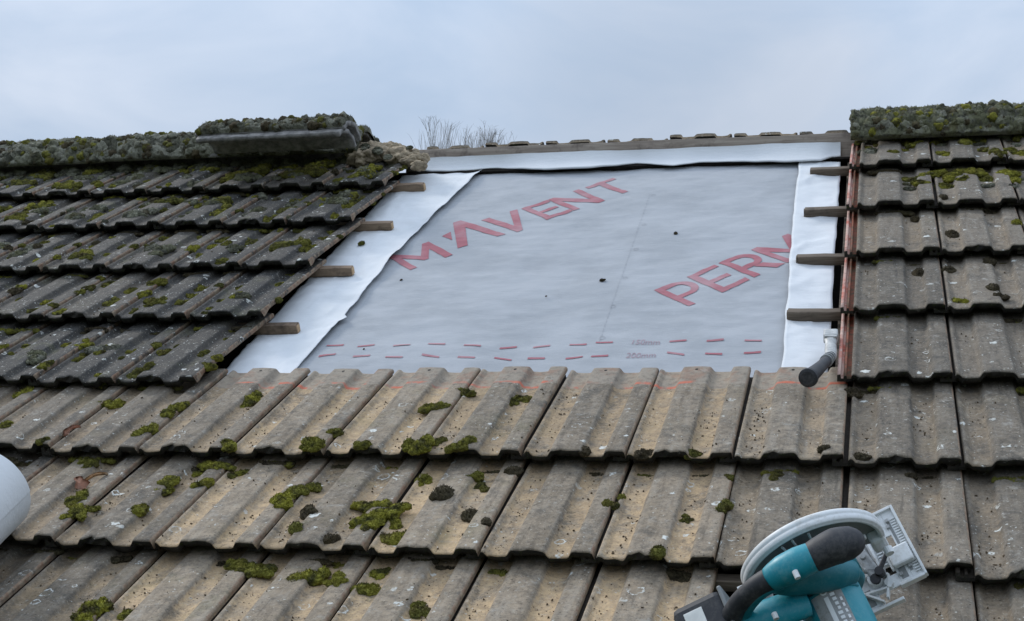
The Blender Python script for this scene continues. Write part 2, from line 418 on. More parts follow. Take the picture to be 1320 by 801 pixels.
# ---------------------------------------------------------------- moss meshes (unit: metres, rooted at z = 0)
def moss_mesh(seed, specs, mat, blades=320, flat=.68, fine=.18):
    """specs: (x, y, r) cushions of one clump"""
    rg = random.Random(seed); bm = bmesh.new()
    for (cx, cy, r) in specs:
        sq = rg.uniform(.8, 1.25); an = rg.uniform(0, 3.14); hh = flat * rg.uniform(.75, 1.2)
        ca, sa = math.cos(an), math.sin(an)
        res = bmesh.ops.create_icosphere(bm, subdivisions=3 if r < .014 else 4, radius=1.0)
        o = Vector((rg.uniform(0, 90), rg.uniform(0, 90), rg.uniform(0, 90)))
        for v in res['verts']:
            p = v.co.copy()
            d = 1 + .30 * noise.noise(p * 1.6 + o) + fine * noise.noise(p * 5 + o) + fine * .8 * noise.noise(p * 12 + o)
            d += .10 * (0.5 - noise.voronoi(p * 4 + o)[0][0])
            q = p * d * r
            q = Vector((q.x * sq, q.y / sq, q.z * hh))
            v.co = Vector((cx + q.x * ca - q.y * sa, cy + q.x * sa + q.y * ca, max(-.012, q.z - .1 * r)))
        for k in range(int(blades * (r / .03))):
            z = rg.uniform(.05, 1); t = rg.uniform(0, 6.283); s = math.sqrt(1 - z * z)
            p = Vector((s * math.cos(t), s * math.sin(t), z))
            d = (1 + .30 * noise.noise(p * 1.6 + o) + fine * noise.noise(p * 5 + o)) * r
            q = Vector((p.x * d * sq, p.y * d / sq, p.z * d * hh - .1 * r))
            q = Vector((cx + q.x * ca - q.y * sa, cy + q.x * sa + q.y * ca, q.z))
            nn = (p + Vector((rg.uniform(-.8, .8), rg.uniform(-.8, .8), rg.uniform(-.3, .8)))).normalized()
            sd = nn.cross(Vector((rg.uniform(-1, 1), rg.uniform(-1, 1), .3))).normalized()
            l = rg.uniform(.0025, .0065)
            a, b, c = bm.verts.new(q - sd * .0013), bm.verts.new(q + sd * .0013), bm.verts.new(q + nn * l)
            bm.faces.new((a, b, c))
    return to_mesh(bm, 'moss_clump', mat, smooth=True, recalc=False)
def cushions(rg, n, sx, sy, r0, r1):
    out = [(0.0, 0.0, rg.uniform((r0 + r1) / 2, r1))]      # a mat that spreads cushion by cushion
    while len(out) < n:
        x, y, r = rg.choice(out[-6:]); q = rg.uniform(r0, r1); a = rg.uniform(0, 6.283); d = (r + q) * rg.uniform(.62, .80)
        out.append((x + math.cos(a) * d * min(1, sx / sy), y + math.sin(a) * d, q))
    cx, cy = sum(o[0] for o in out) / n, sum(o[1] for o in out) / n
    return [(x - cx, y - cy, r) for x, y, r in out]
rg = random.Random(3)
MOSS_S = [moss_mesh(10 + i, cushions(rg, rg.choice((2, 3, 4)), .016, .028, .008, .019), M_MOSS) for i in range(6)]
MOSS_M = [moss_mesh(30 + i, cushions(rg, rg.choice((8, 10)), .034, .054, .008, .021), M_MOSS) for i in range(6)]
MOSS_L = [moss_mesh(50 + i, cushions(rg, 20, .060, .092, .009, .026), M_MOSS) for i in range(4)]
MOSS_B = [moss_mesh(70 + i, cushions(rg, rg.choice((1, 2)), .012, .012, .014, .026), M_MOSSD) for i in range(3)]
MOSS_G = [moss_mesh(80 + i, cushions(rg, rg.choice((5, 7)), .05, .07, .014, .030), M_MOSSG) for i in range(4)]
MOSS_E = [moss_mesh(90 + i, [(-.05 + .016 * q_, rg.uniform(-.007, .007), rg.uniform(.011, .017)) for q_ in range(7)], M_MOSSD if i < 2 else M_MOSS, blades=260) for i in range(4)]

MOSS_P = [moss_mesh(110 + i, cushions(rg, 26, .8, 1.0, .009, .024), M_MOSS if i % 2 else M_MOSSG, blades=160, flat=.9) for i in range(6)]
# ---------------------------------------------------------------- lay the tiles
tiles = {}
ORD = ['first', 'second', 'third', 'fourth', 'fifth', 'sixth', 'seventh', 'eighth', 'ninth', 'tenth', 'eleventh', 'twelfth', 'thirteenth']
def tile_loc(i, r):
    u, v, w = i * CW, r * G + .020, 0.0
    if r <= 1 and i >= 1: v -= .018 * i; w -= .004
    if i < 0 and r == 2: u -= .022; v -= .025
    if i < 0 and r == 6: v -= .035
    rg = random.Random(i * 31 + r * 977)
    return u + rg.uniform(-.003, .003), v + rg.uniform(-.009, .009), w + rg.uniform(-.0015, .0015), rg.uniform(-.006, .006), rg.uniform(-.004, .004)
def add_tile(i, r):
    u, v, w, rz, rx = tile_loc(i, r)
    rg = random.Random(i * 71 + r * 37)
    me = rg.choice(TILES_CUT if r == 6 else TILES)
    o = bpy.data.objects.new('concrete_tile', me); COL.objects.link(o)
    o.matrix_world = ROOF @ Matrix.Translation((u, v, w)) @ Euler((-TILT + rx, 0, rz)).to_matrix().to_4x4()
    # how dark, sandy and green this tile is
    if r >= 2 and i < 0:
        dark, sand, green = rg.uniform(.82, 1.0), .15 if i < -7 else .35, rg.uniform(.2, .6)
        col = 'dark algae covered concrete roof tile dotted with moss'
        gp = 'dark mossy tiles left of the opening'
    elif r >= 2:
        dark, sand, green = rg.uniform(.26, .44) + (.12 if r >= 5 else 0), rg.uniform(.10, .4), rg.uniform(.0, .25)
        col = 'grey brown concrete roof tile' if r <= 4 else 'grey brown concrete roof tile with moss'
        gp = 'weathered tiles right of the opening'
    else:
        t = min(1, max(0, (i + 9) / 3))
        dark = (1 - t) * rg.uniform(.45, .7) + t * rg.uniform(0, .16)
        sand = .55 + .40 * t if i < -1 else .42
        if i >= 0: dark += .20; sand = .35
        green = rg.uniform(.1, .55) * (1 if i < -3 else .35)
        col = 'sandy grey concrete roof tile' if i > -6 else 'dark grey concrete roof tile'
        gp = 'tiles in the courses below the opening'
    o.color = (dark, sand, green, .5 if (r == 1 and -8 < i < 0) else 1.0 if (r >= 2 and i == 0) else 0.0)
    # label
    if r >= 2:
        row = ['', '', 'bottom course', 'second lowest course', 'middle course', 'second highest course', 'top course'][r]
        if i < 0: lab = f'{col}, {row}, {ORD[-7 - i - 1]} left of opening'
        else: lab = f'{col}, {row}, {ORD[i]} right of opening'
    else:
        row = {1: 'course touching the membrane', 0: 'second course below membrane', -1: 'lowest course in view'}[r]
        lab = f'{col}, {row}, {ORD[2 - i]} from its right end'
    tag(o, lab, 'roof tile', gp)
    tiles[(i, r)] = o
    return o
RANGES = {-1: (-8, 2), 0: (-9, 2), 1: (-10, 2), 2: (-12, 2), 3: (-13, 2), 4: (-15, 2), 5: (-16, 2), 6: (-17, 2)}
for r, (a, b) in RANGES.items():
    for i in range(a, b + 1):
        if r >= 2 and -8 < i < 0: continue
        if r == -1 and i == -1: continue                 # lifted out beside the saw
        add_tile(i, r)

def moss_on(i, r, x, y, mesh, s=1.0, bright=.4, dz=0.0, rot=None, name='moss_clump'):
    t = tiles.get((i, r))
    if t is None: return
    z = np.interp(x / CW, [a for a, b in PROF], [b for a, b in PROF])
    c = bpy.data.objects.new(name, mesh); COL.objects.link(c); c.parent = t
    c.location = (x, y, z - .001 + dz); c.scale = (s, s, s)
    c.rotation_euler = (0, 0, random.uniform(0, 6.28) if rot is None else rot)
    c.color = (bright, 0, 0, 1)
    return c
def moss_px(px, py, mesh, s=1.0, bright=.4, rot=None):
    p = at(px, py, -.02)
    r = math.floor(p.y / G); fr = p.y - r * G
    p = at(px, py, -fr * DROP / G - .006)
    r = math.floor(p.y / G); i = math.floor(p.x / CW)
    t = tiles.get((i, r))
    if t is None: return
    q = t.matrix_world.inverted() @ (ROOF @ p)
    moss_on(i, r, min(max(q.x, .004), .294), max(q.y, .02), mesh, s, bright, rot=rot)

R3 = random.Random(11)
# hand-placed clumps on the lower courses
for px, py, kind, s, b in [
    (560, 527, 'L', .80, .25), (612, 500, 'M', .85, .15), (600, 505, 'S', 1, .1), (672, 510, 'M', 1.05, .2), (660, 516, 'S', 1, .2), (322, 510, 'M', 1.15, .5), (318, 518, 'S', 1.2, .5),
    (565, 566, 'M', .75, .15), (538, 604, 'M', 1.2, .35), (530, 598, 'M', .9, .3), (594, 603, 'M', .95, .25), (545, 615, 'S', 1.2, .35), (218, 622, 'L', .72, .6), (212, 632, 'M', .9, .6), (258, 626, 'M', 1.0, .55),
    (180, 658, 'M', .9, .45), (385, 634, 'L', .72, .3), (372, 640, 'M', .8, .35), (400, 628, 'M', .8, .3), (365, 648, 'S', 1.2, .8), (490, 668, 'L', .95, .55), (480, 680, 'L', .70, .6), (508, 672, 'M', 1.1, .45), (512, 690, 'S', 1.3, .35),
    (478, 655, 'M', 1.0, .5), (570, 641, 'B', 1.4, 0), (620, 622, 'M', .7, .05), (610, 614, 'S', 1.1, .05), (400, 662, 'B', 1.2, 0), (383, 686, 'S', 1.3, .05), (425, 694, 'B', 1.0, 0),
    (100, 662, 'L', .72, .4), (118, 655, 'M', .8, .35), (92, 668, 'M', .8, .5), (98, 648, 'M', .9, .2), (108, 640, 'S', 1.2, .2), (320, 733, 'L', .85, .25), (340, 728, 'M', .9, .15), (302, 730, 'M', .9, .2), (400, 744, 'S', 1.4, .5), (435, 750, 'M', .8, .4), (485, 735, 'M', .85, .5),
    (476, 756, 'S', 1.4, .45), (537, 778, 'M', .75, .15), (545, 786, 'S', 1.1, .1), (275, 601, 'L', .75, .6), (290, 600, 'M', 1.1, .45), (262, 603, 'M', .9, .5), (310, 604, 'M', .8, .4), (152, 516, 'M', .95, .55),
    (140, 520, 'S', 1.2, .4), (226, 528, 'M', .95, .45), (215, 536, 'M', .8, .4), (190, 558, 'S', 1.2, .4), (115, 600, 'M', .8, .1), (128, 782, 'M', .8, .7), (118, 790, 'S', 1.3, .7), (165, 786, 'M', .85, .5),
    (30, 505, 'S', 1.5, .5), (5, 545, 'M', .8, .4), (405, 597, 'M', .9, .4), (470, 598, 'M', .8, .1), (895, 605, 'S', 1.2, .1), (940, 616, 'M', .55, .1), (884, 665, 'M', .55, .0), (850, 737, 'S', 1.2, 0), (934, 655, 'S', .9, .05),
    (430, 560, 'S', 1.2, .2), (404, 600, 'S', 1.5, .4), (610, 664, 'B', 1.0, 0), (627, 676, 'B', .8, 0), (800, 640, 'S', .7, .1), (786, 652, 'S', .7, .1), (755, 600, 'B', 1.0, 0), (1062, 602, 'B', .8, 0), (1110, 606, 'B', 1.1, 0),
    (1175, 595, 'B', .7, 0), (60, 590, 'M', .7, 0), (830, 590, 'B', .9, 0), (660, 590, 'B', .9, 0), (1000, 594, 'S', .8, 0), (1240, 402, 'M', .85, .7), (1215, 266, 'B', 1.2, 0), (1222, 345, 'B', 1.0, 0),
    (1185, 348, 'B', 1.1, 0), (1280, 375, 'B', 1.2, 0), (1180, 265, 'B', 1.0, 0), (1228, 300, 'B', 1.0, 0), (1275, 322, 'B', .9, 0), (1310, 290, 'S', 1.2, .6), (1100, 505, 'B', .9, 0), (1290, 400, 'B', .8, 0)]:
    ms = {'S': MOSS_S, 'M': MOSS_M, 'L': MOSS_L, 'B': MOSS_B}[kind]
    moss_px(px, py, R3.choice(ms), s, b)
# right block, top courses: heavy green cushions
for px, py, kind, s, b in [(1195, 170, 'L', .9, .6), (1205, 180, 'M', 1.1, .6), (1225, 178, 'M', 1.0, .5), (1212, 195, 'L', .7, .6), (1222, 196, 'M', .9, .5), (1180, 185, 'M', .9, .3), (1165, 190, 'M', .8, .2),
    (1200, 224, 'L', .9, .35), (1230, 225, 'L', 1.0, .4), (1255, 222, 'L', 1.0, .35), (1170, 228, 'L', .8, .3), (1218, 236, 'M', 1.1, .5), (1300, 222, 'L', 1.0, .6), (1308, 230, 'M', 1.1, .5), (1272, 226, 'M', 1.1, .3),
    (1185, 237, 'M', .9, .3), (1262, 175, 'M', 1.0, .5), (1272, 190, 'L', .8, .3), (1302, 192, 'M', 1.1, .6), (1288, 200, 'M', 1.0, .2), (1315, 176, 'L', .8, .3), (1118, 186, 'M', .9, .2), (1130, 183, 'M', .8, .15), (1150, 198, 'M', .8, .1), (1110, 180, 'S', 1.2, .2), (1240, 232, 'M', 1.0, .4),
    (1245, 186, 'S', 1.3, .4), (1315, 208, 'M', 1.0, .4)]:
    ms = {'S': MOSS_S, 'M': MOSS_M, 'L': MOSS_L}[kind]
    moss_px(px, py, R3.choice(ms), s, b)
# left block: cushions along the channels and joints, thicker towards the ridge
for (i, r), t in list(tiles.items()):
    if r >= 2 and i < 0:
        n = {2: 8, 3: 8, 4: 8, 5: 9, 6: 10}[r]
        ymax = .47 if r == 6 else G - .03
        for k in range(n + R3.choice((-1, 0, 1))):
            q = R3.random()
            xx = R3.choice((.045, .20, .205, .292, .292, .10, .05)) + R3.uniform(-.018, .018)
            xx = min(.293, max(.006, xx)); yy = R3.uniform(.03, ymax)
            lst = MOSS_S if q < .52 else MOSS_M if q < .84 else MOSS_L if q < .88 else MOSS_B
            if r >= 5 and R3.random() < .40: lst = MOSS_G
            moss_on(i, r, xx, yy, R3.choice(lst), R3.uniform(.6, 1.1) * (.75 if lst in (MOSS_L, MOSS_G) else .95), R3.choice((.05, .2, .3, .5, .7)))
    if r >= 2 and i < 0:
        for k in range({2: R3.choice((0, 1)), 3: R3.choice((0, 1, 1)), 4: 2, 5: 4, 6: 6}[r]):
            moss_on(i, r, R3.uniform(.07, .23), R3.uniform(.10, .40) if r < 6 else R3.uniform(.10, .44), R3.choice(MOSS_P), R3.uniform(.7, 1.1), R3.choice((.05, .2, .4)), dz=-.002)
    if r == 6:
        for k in range(2):
            moss_on(i, r, R3.uniform(.06, .25), R3.uniform(.40, .46), R3.choice(MOSS_P[1::2] if i >= 0 else MOSS_P), R3.uniform(.7, 1.0), R3.choice((.2, .5)), dz=.0)
        for k in range(4 if i < 0 else 3):
            moss_on(i, r, .035 + .075 * k + R3.uniform(-.02, .02), R3.uniform(.445, .475), R3.choice(MOSS_G), R3.uniform(1.0, 1.4), R3.choice((0, .2)), dz=.008)
    # crumbled moss lodged under the nose of the course above
    if r < 6 and not (r == 1 and -8 < i < 0) and (i, r + 1) in tiles:
        k = R3.choice((2, 3)) if (i < -4 or r >= 4) else R3.choice((1, 2, 2))
        for _ in range(k):
            moss_on(i, r, R3.uniform(.04, .27), G + .02 - R3.uniform(.004, .024), R3.choice(MOSS_E), R3.uniform(.6, 1.05), R3.choice((0, .1, .3)), dz=-.004, rot=R3.uniform(-.2, .2))
for (i, r), t in tiles.items():
    if r >= 5 and i >= 0:
        for k in range(3 if r == 6 else 2):
            moss_on(i, r, R3.choice((.05, .205, .29)) + R3.uniform(-.015, .004), R3.uniform(.2, .46), R3.choice(MOSS_G), R3.uniform(.5, .8), .2)

# far slope: the top course, its heads standing above the ridge board
apex = P(0, VR, -.055)
BACK = Matrix.Translation((0, apex.y, apex.z)) @ Matrix.Rotation(math.pi, 4, 'Z') @ Matrix.Rotation(PITCH, 4, 'X')
for k in range(7):
    o = bpy.data.objects.new('concrete_tile', TILES_CUT[k % 4]); COL.objects.link(o)
    o.matrix_world = BACK @ Matrix.Translation((k * CW - .02, -.505 + .006 * ((k * 7) % 3), .112)) @ Euler((-TILT * .8, 0, 0)).to_matrix().to_4x4()
    o.color = (.25, .5, .1, 0)
    tag(o, f'brown tile head of the far slope, {ORD[k]} from the right above ridge board', 'roof tile', 'far slope tiles showing over the ridge board')

# ---------------------------------------------------------------- membrane
def hmem(u, v):
    p = Vector((u, v, 0))
    h = .0060 * noise.noise(Vector((u * 2.1, v * 4.2, 1.3))) +   .0036 * noise.noise(Vector((u * 7, v * 15, 4.1)))
    h += .0022 * noise.noise(Vector((u * 18, v * 40, 7.7)))
    h -= .010 * max(0, math.sin((u + .15) * math.pi / .62)) ** 2 * .6
    return h
def sheet(name, fu, vs, n_u, mat, w0, hf=hmem, thick=.0012):
    """strip of cloth; fu(v) -> (u0, u1)"""
    bm = bmesh.new(); g = []
    for v in vs:
        a, b = fu(v)
        g.append([bm.verts.new((a + (b - a) * i / n_u, v, w0(a + (b - a) * i / n_u, v, i / n_u) + hf(a + (b - a) * i / n_u, v))) for i in range(n_u + 1)])
    for j in range(len(g) - 1):
        for i in range(n_u):
            bm.faces.new((g[j][i], g[j][i + 1], g[j + 1][i + 1], g[j + 1][i]))
    r = bmesh.ops.extrude_face_region(bm, geom=bm.faces[:])
    for e in r['geom']:
        if isinstance(e, bmesh.types.BMVert): e.co.z -= thick
    return to_mesh(bm, name, mat, smooth=True)
def lin(a, b, n): return [a + (b - a) * i / n for i in range(n + 1)]
gm = link('grey_membrane', sheet('grey_membrane', lambda v: (-2.02, -.12), lin(.92, 3.54, 170), 120, M_GREYM, lambda u, v, t: WM), mw=ROOF)
tag(gm, 'grey roofing underlay sheet printed with large red lettering, filling the roof opening', 'membrane')

# --- lettering
def letter(ch):
    t = .160
    A = []
    def arc(cx, cy, rx, ry, a0, a1, n=10): return [(cx + rx * math.cos(math.radians(a0 + (a1 - a0) * k / n)), cy + ry * math.sin(math.radians(a0 + (a1 - a0) * k / n))) for k in range(n + 1)]
    if ch in 'PR':
        A.append([(0, 0), (t, 0), (t, 1), (0, 1)])
        o = [(t, 1)] + [(.42, 1)] + arc(.42, .69, .30, .31, 90, -90) + [(t, .38)]
        i = [(t, .38 + t * .85)] + arc(.42, .69, .30 - t * .95, .31 - t * .85, -90, 90) + [(t, 1 - t * .85)]
        A.append(o + i)
        if ch == 'R': A.append([(.36, .379), (.56, .379), (.80, 0), (.57, 0), (.34, .36)])
    if ch == 'E':
        A.append([(0, 0), (.68, 0), (.68, t * .85), (t, t * .85), (t, .42), (.60, .42), (.60, .42 + t * .82), (t, .42 + t * .82), (t, 1 - t * .85), (.68, 1 - t * .85), (.68, 1), (0, 1)])
    if ch == 'M':
        A.append([(0, 0), (t, 0), (t, .66), (.44, .22), (.54, .22), (.80, .66), (.80, 0), (.98, 0), (.98, 1), (.82, 1), (.49, .45), (.16, 1), (0, 1)])
    if ch == '^':
        A.append([(-.12, 0), (.10, 0), (.42, .74), (.74, 0), (.94, 0), (.53, 1), (.30, 1)])
    if ch == '>': A.append([(-.20, .30), (-.20, .02), (.02, .02)])
    if ch == 'V':
        A.append([(0, 1), (.19, 1), (.45, .27), (.71, 1), (.90, 1), (.54, 0), (.36, 0)])
    if ch == 'N':
        A.append([(0, 0), (t, 0), (t, .70), (.66, 0), (.83, 0), (.83, 1), (.83 - t, 1), (.83 - t, .31), (.17, 1), (0, 1)])
    if ch == 'T':
        A.append([(.30, 0), (.30 + t, 0), (.30 + t, 1 - t * .85), (.78, 1 - t * .85), (.78, 1), (0, 1), (0, 1 - t * .85), (.30, 1 - t * .85)])
    return A
def print_mesh(name, polys, mat, lift=.0018, fine=.016):
    bm = bmesh.new()
    for poly in polys:
        out = [p for k, p in enumerate(poly) if (p[0] - poly[k - 1][0]) ** 2 + (p[1] - poly[k - 1][1]) ** 2 > 1e-12]
        bm.faces.new([bm.verts.new((x, y, 0)) for x, y in out])
    bm.normal_update()
    bmesh.ops.triangulate(bm, faces=bm.faces[:], ngon_method='EAR_CLIP', quad_method='FIXED')
    xs = [v.co.x for v in bm.verts]; ys = [v.co.y for v in bm.verts]
    for lo, hi, nv in ((min(xs), max(xs), (1, 0, 0)), (min(ys), max(ys), (0, 1, 0))):
        q = lo + fine
        while q < hi:
            bmesh.ops.bisect_plane(bm, geom=bm.verts[:] + bm.edges[:] + bm.faces[:], plane_co=Vector(nv) * q, plane_no=nv)
            q += fine
    for v in bm.verts: v.co.z = WM + hmem(v.co.x, v.co.y) + lift
    for f in bm.faces:
        f.normal_update()
        if f.normal.z < 0: f.normal_flip()
    return to_mesh(name=name, bm=bm, mats=mat, recalc=False)
def mpx(px, py): p = at(px, py, WM); return Vector((p.x, p.y))
# second line: fit the letter frame to the photographed P and M
pa, pb, pm = mpx(843, 375), mpx(888, 396), mpx(968, 322)
HL = (pa - pb).length
dn = (pa - pb).normalized()
bd = (pm - pa).normalized()
def word(seq, O, bd, up, hgt):
    res = []
    for ch, adv in seq:
        res.append((ch, [[tuple(O + bd * (x * hgt + adv) + up * (y * hgt)) for x, y in poly] for poly in letter(ch)]))
    return res
adv2 = (pm - pa).length / 3
for ch, polys in word([('P', 0), ('E', adv2 * .98), ('R', adv2 * 1.96), ('M', adv2 * 3.0)], pb, bd, dn, HL):
    link('printed_letter', print_mesh('printed_letter', polys, M_PRINT), gm)
# first line: per-letter origins (foot of the letter's left edge)
tT, tE = mpx(754, 241), mpx(672, 270)
bd1 = (tT - tE).normalized()
foot = tE - dn * HL
step = (tT - tE).length
oM = (mpx(579, 327) - foot).dot(bd1) - .98 * HL
oA = (mpx(596, 320) - foot).dot(bd1) + .01 * HL
oV = (mpx(668, 298) - foot).dot(bd1) - .45 * HL
oN = (mpx(710, 259) - tE).dot(bd1)
print('advances', oM / HL, oA / HL, oV / HL, oN / HL, step / HL)
for quad in ([(590, 321), (584, 288), (594, 285), (652, 303), (641, 306), (600, 294), (603, 317)],
             [(570, 305), (581, 299), (583, 310)],
             [(620, 285), (631, 282), (663, 292), (657, 274), (667, 271), (674, 297), (667, 300)]):
    link('printed_letter', print_mesh('printed_letter', [[tuple(mpx(*q)) for q in quad]], M_PRINT), gm)
for ch, polys in word([('M', oM), ('E', 0), ('N', oN), ('T', step)], foot, bd1, dn, HL):
    link('printed_letter', print_mesh('printed_letter', polys, M_PRINT), gm)
# lap dashes
rowA = [(432, 445), (472, 446), (518, 446), (563, 444), (609, 446), (655, 447), (698, 445), (745, 443), (779, 441), (874, 440), (922, 440), (971, 440)]
rowB = [(422, 459), (466, 459), (508, 461), (555, 459), (601, 460), (648, 461), (691, 460), (740, 460), (773, 459), (871, 456), (920, 456), (970, 455)]
for row, hw in ((rowA, 11), (rowB, 11)):
    for k, (px, py) in enumerate(row):
        tl = random.uniform(-1.6, 1.6)
        c1, c2 = mpx(px - hw, py - tl), mpx(px + hw, py + tl)
        e = Vector((0, .0066))
        link('printed_dash', print_mesh('printed_dash', [[tuple(c1 - e), tuple(c2 - e), tuple(c2 + e), tuple(c1 + e)]], M_PRINT), gm)
def text_polys_mesh(name, txt, O, bx, by, size, mat, lift=.0018):
    cu = bpy.data.curves.new(name, 'FONT'); cu.body = txt; cu.size = 1.0
    ob = bpy.data.objects.new(name, cu); COL.objects.link(ob)
    dg = bpy.context.evaluated_depsgraph_get(); me = bpy.data.meshes.new_from_object(ob.evaluated_get(dg))
    bpy.data.objects.remove(ob)
    me.materials.clear(); me.materials.append(mat)
    for v in me.vertices:
        q = O + bx * (v.co.x * size) + by * (v.co.y * size)
        v.co = (q.x, q.y, WM + hmem(q.x, q.y) + lift)
    return me
bx = (mpx(845, 441) - mpx(812, 441)).normalized(); by = Vector((-bx.y, bx.x))
M_PRINTR = mat_simple('faded_red_print', (.32, .235, .265), .7)
for txt, px, py in (('150mm', 812, 444), ('200mm', 806, 461)):
    O = mpx(px, py)
    link('printed_figures', text_polys_mesh('printed_figures', txt, O, bx, by * 1.5, .034, M_PRINTR), gm)
# faint guide line with little marks
a, b = mpx(838, 250), mpx(772, 441)
nrm = Vector((-(b - a).y, (b - a).x)).normalized()
polys = []
for k in range(40):
    t0, t1 = k / 40, (k + .72) / 40
    p0, p1 = a.lerp(b, t0), a.lerp(b, t1)
    polys.append([tuple(p0 - nrm * .0008), tuple(p1 - nrm * .0008), tuple(p1 + nrm * .0008), tuple(p0 + nrm * .0008)])
link('printed_guide_line', print_mesh('printed_guide_line', polys, M_PRINTG), gm)
for px, py in ((842, 252), (830, 290), (820, 322), (806, 358), (790, 395), (776, 435)):
    c = mpx(px, py); ring = []
    o_ = [(c.x +   .010 * math.cos(k * .5236), c.y + .013 * math.sin(k * .5236)) for k in range(12)]
    i_ = [(c.x +   .008 * math.cos(k * .5236), c.y + .0105 * math.sin(k * .5236)) for k in range(12)]
    link('printed_mark', print_mesh('printed_mark', [[o_[k], o_[(k + 1) % 12], i_[(k + 1) % 12], i_[k]] for k in range(12)], M_PRINTG), gm)

# --- white flaps
def hflap(u, v):
    f = min(1, max(0, (v - 1.15) / .2))
    a = abs(noise.noise(Vector((u * 3.2 + v * 1.1, v * 2.6 - u * 2, 11.3))))
    b = abs(noise.noise(Vector((u * 8 - v * 3, v * 5 + u * 2, 2.3))))
    return hmem(u, v) + f * .5 * (.010 * (.18 - min(.18, a)) / .18 + .005 * (.14 - min(.14, b)) / .14 + .003 * noise.noise(Vector((u * 22, v * 16, 6))))
LE = [(385, 476), (412, 447), (440, 417), (478, 372), (530, 310), (579, 264), (631, 215), (650, 200)]
LEp = [mpx(*q) for q in LE]
def le(v):
    u = float(np.interp(v, [p.y for p in LEp], [p.x for p in LEp]))
    return u + .010 * noise.noise(Vector((v * 5, 3, 0))) + (.022 * max(0, 1 - abs(v - LEp[2].y - .01) / .03))
def wl(u, v, t):
    k = max(0, (t - .80) / .20) * min(1, max(0, (v - 1.2) / .2))
    return WM + .0105 + .008 * noise.noise(Vector((u * 4, v * 3, 9))) * t + k * k * (.014 * max(0, noise.noise(Vector((v * 2.3, 1.1, 5))) + .25) + .006)
fl = link('white_membrane_flap', sheet('white_flap', lambda v: (-2.16, le(v)), lin(1.02, 3.52, 150), 40, M_WHITEM, wl, hflap), mw=ROOF)
tag(fl, 'white membrane flap along the left slanting side of the roof opening', 'membrane flap')
RE = [(1008, 476), (1012, 430), (1016, 380), (1021, 300), (1026, 250), (1033, 200)]
REp = [mpx(*q) for q in RE]
def re_(v): return float(np.interp(v, [p.y for p in REp], [p.x for p in REp])) + .006 * noise.noise(Vector((v * 6, 8, 0)))
RX = [(1068, 470), (1072, 420), (1076, 330), (1081, 270), (1084, 200)]
RXp = [mpx(*q) for q in RX]
def rx_(v): return float(np.interp(v, [p.y for p in RXp], [p.x for p in RXp])) + .004 * noise.noise(Vector((v * 7, 2, 0)))
def wr(u, v, t): return WM + .0105 + (1 - t) ** 3 * .006 + .006 * noise.noise(Vector((u * 9, v * 4, 3))) * (1 if .1 < t else .5)
fr = link('white_membrane_flap', sheet('white_flap_narrow', lambda v: (re_(v), rx_(v)), lin(1.02, 3.46, 130), 16, M_WHITEM, wr, hflap), mw=ROOF)
tag(fr, 'narrow white membrane strip beside the red-edged tiles on the right', 'membrane flap')
# folded top band: follows the ridge, its free lower edge stands off and its left end curls
TOPE = [(545, 219), (600, 217), (640, 214), (700, 217), (760, 215), (820, 208), (868, 211), (900, 207), (960, 206), (1020, 207), (1058, 205), (1072, 200), (1083, 199)]
TEp = [at(x, y, WM + .035) for x, y in TOPE]
uL, uR = at(543, 205, WM + .03).x, at(1084, 190, WM + .03).x
bm = bmesh.new(); g = []
NU, NV = 170, 16
for k in range(NU + 1):
    u = uL + (uR - uL) * k / NU
    ve = float(np.interp(u, [p.x for p in TEp], [p.y for p in TEp])) + .004 * noise.noise(Vector((u * 9, 4, 4)))
    lift = .012 + .022 * max(0, noise.noise(Vector((u * 1.9, 7, 2))) + .15) + .022 * max(0, 1 - (u - uL) / .10)
    row = []
    for j in range(NV + 1):
        t = j / NV
        v = 3.562 + (ve + .014 - 3.562) * t
        w = -.056 + (WM + .012 + lift + .056) * t ** .75 + .004 * noise.noise(Vector((u * 5, v * 8, 1))) + .0025 * noise.noise(Vector((u * 14, v * 5, 3))) - .006 * math.sin(t * 3.14)
        row.append(bm.verts.new((u, v, w)))
    # the underside turns back up the slope
    for j, (dv_, dw_) in enumerate(((-.006, -.006), (-.003, -.013), (.02, -.017), (.07, -.020))):
        row.append(bm.verts.new((u, ve + .014 + dv_, max(WM + .012, row[NV].co.z + dw_ * (lift / .03)))))
    g.append(row)
for k in range(NU):
    for j in range(len(g[0]) - 1): bm.faces.new((g[k][j], g[k][j + 1], g[k + 1][j + 1], g[k + 1][j]))
me = to_mesh(bm, 'top_fold', M_WHITEM, smooth=True)
tf = link('white_membrane_flap', me, mw=ROOF)
tag(tf, 'white membrane band folded and curled along under the ridge board', 'membrane flap')

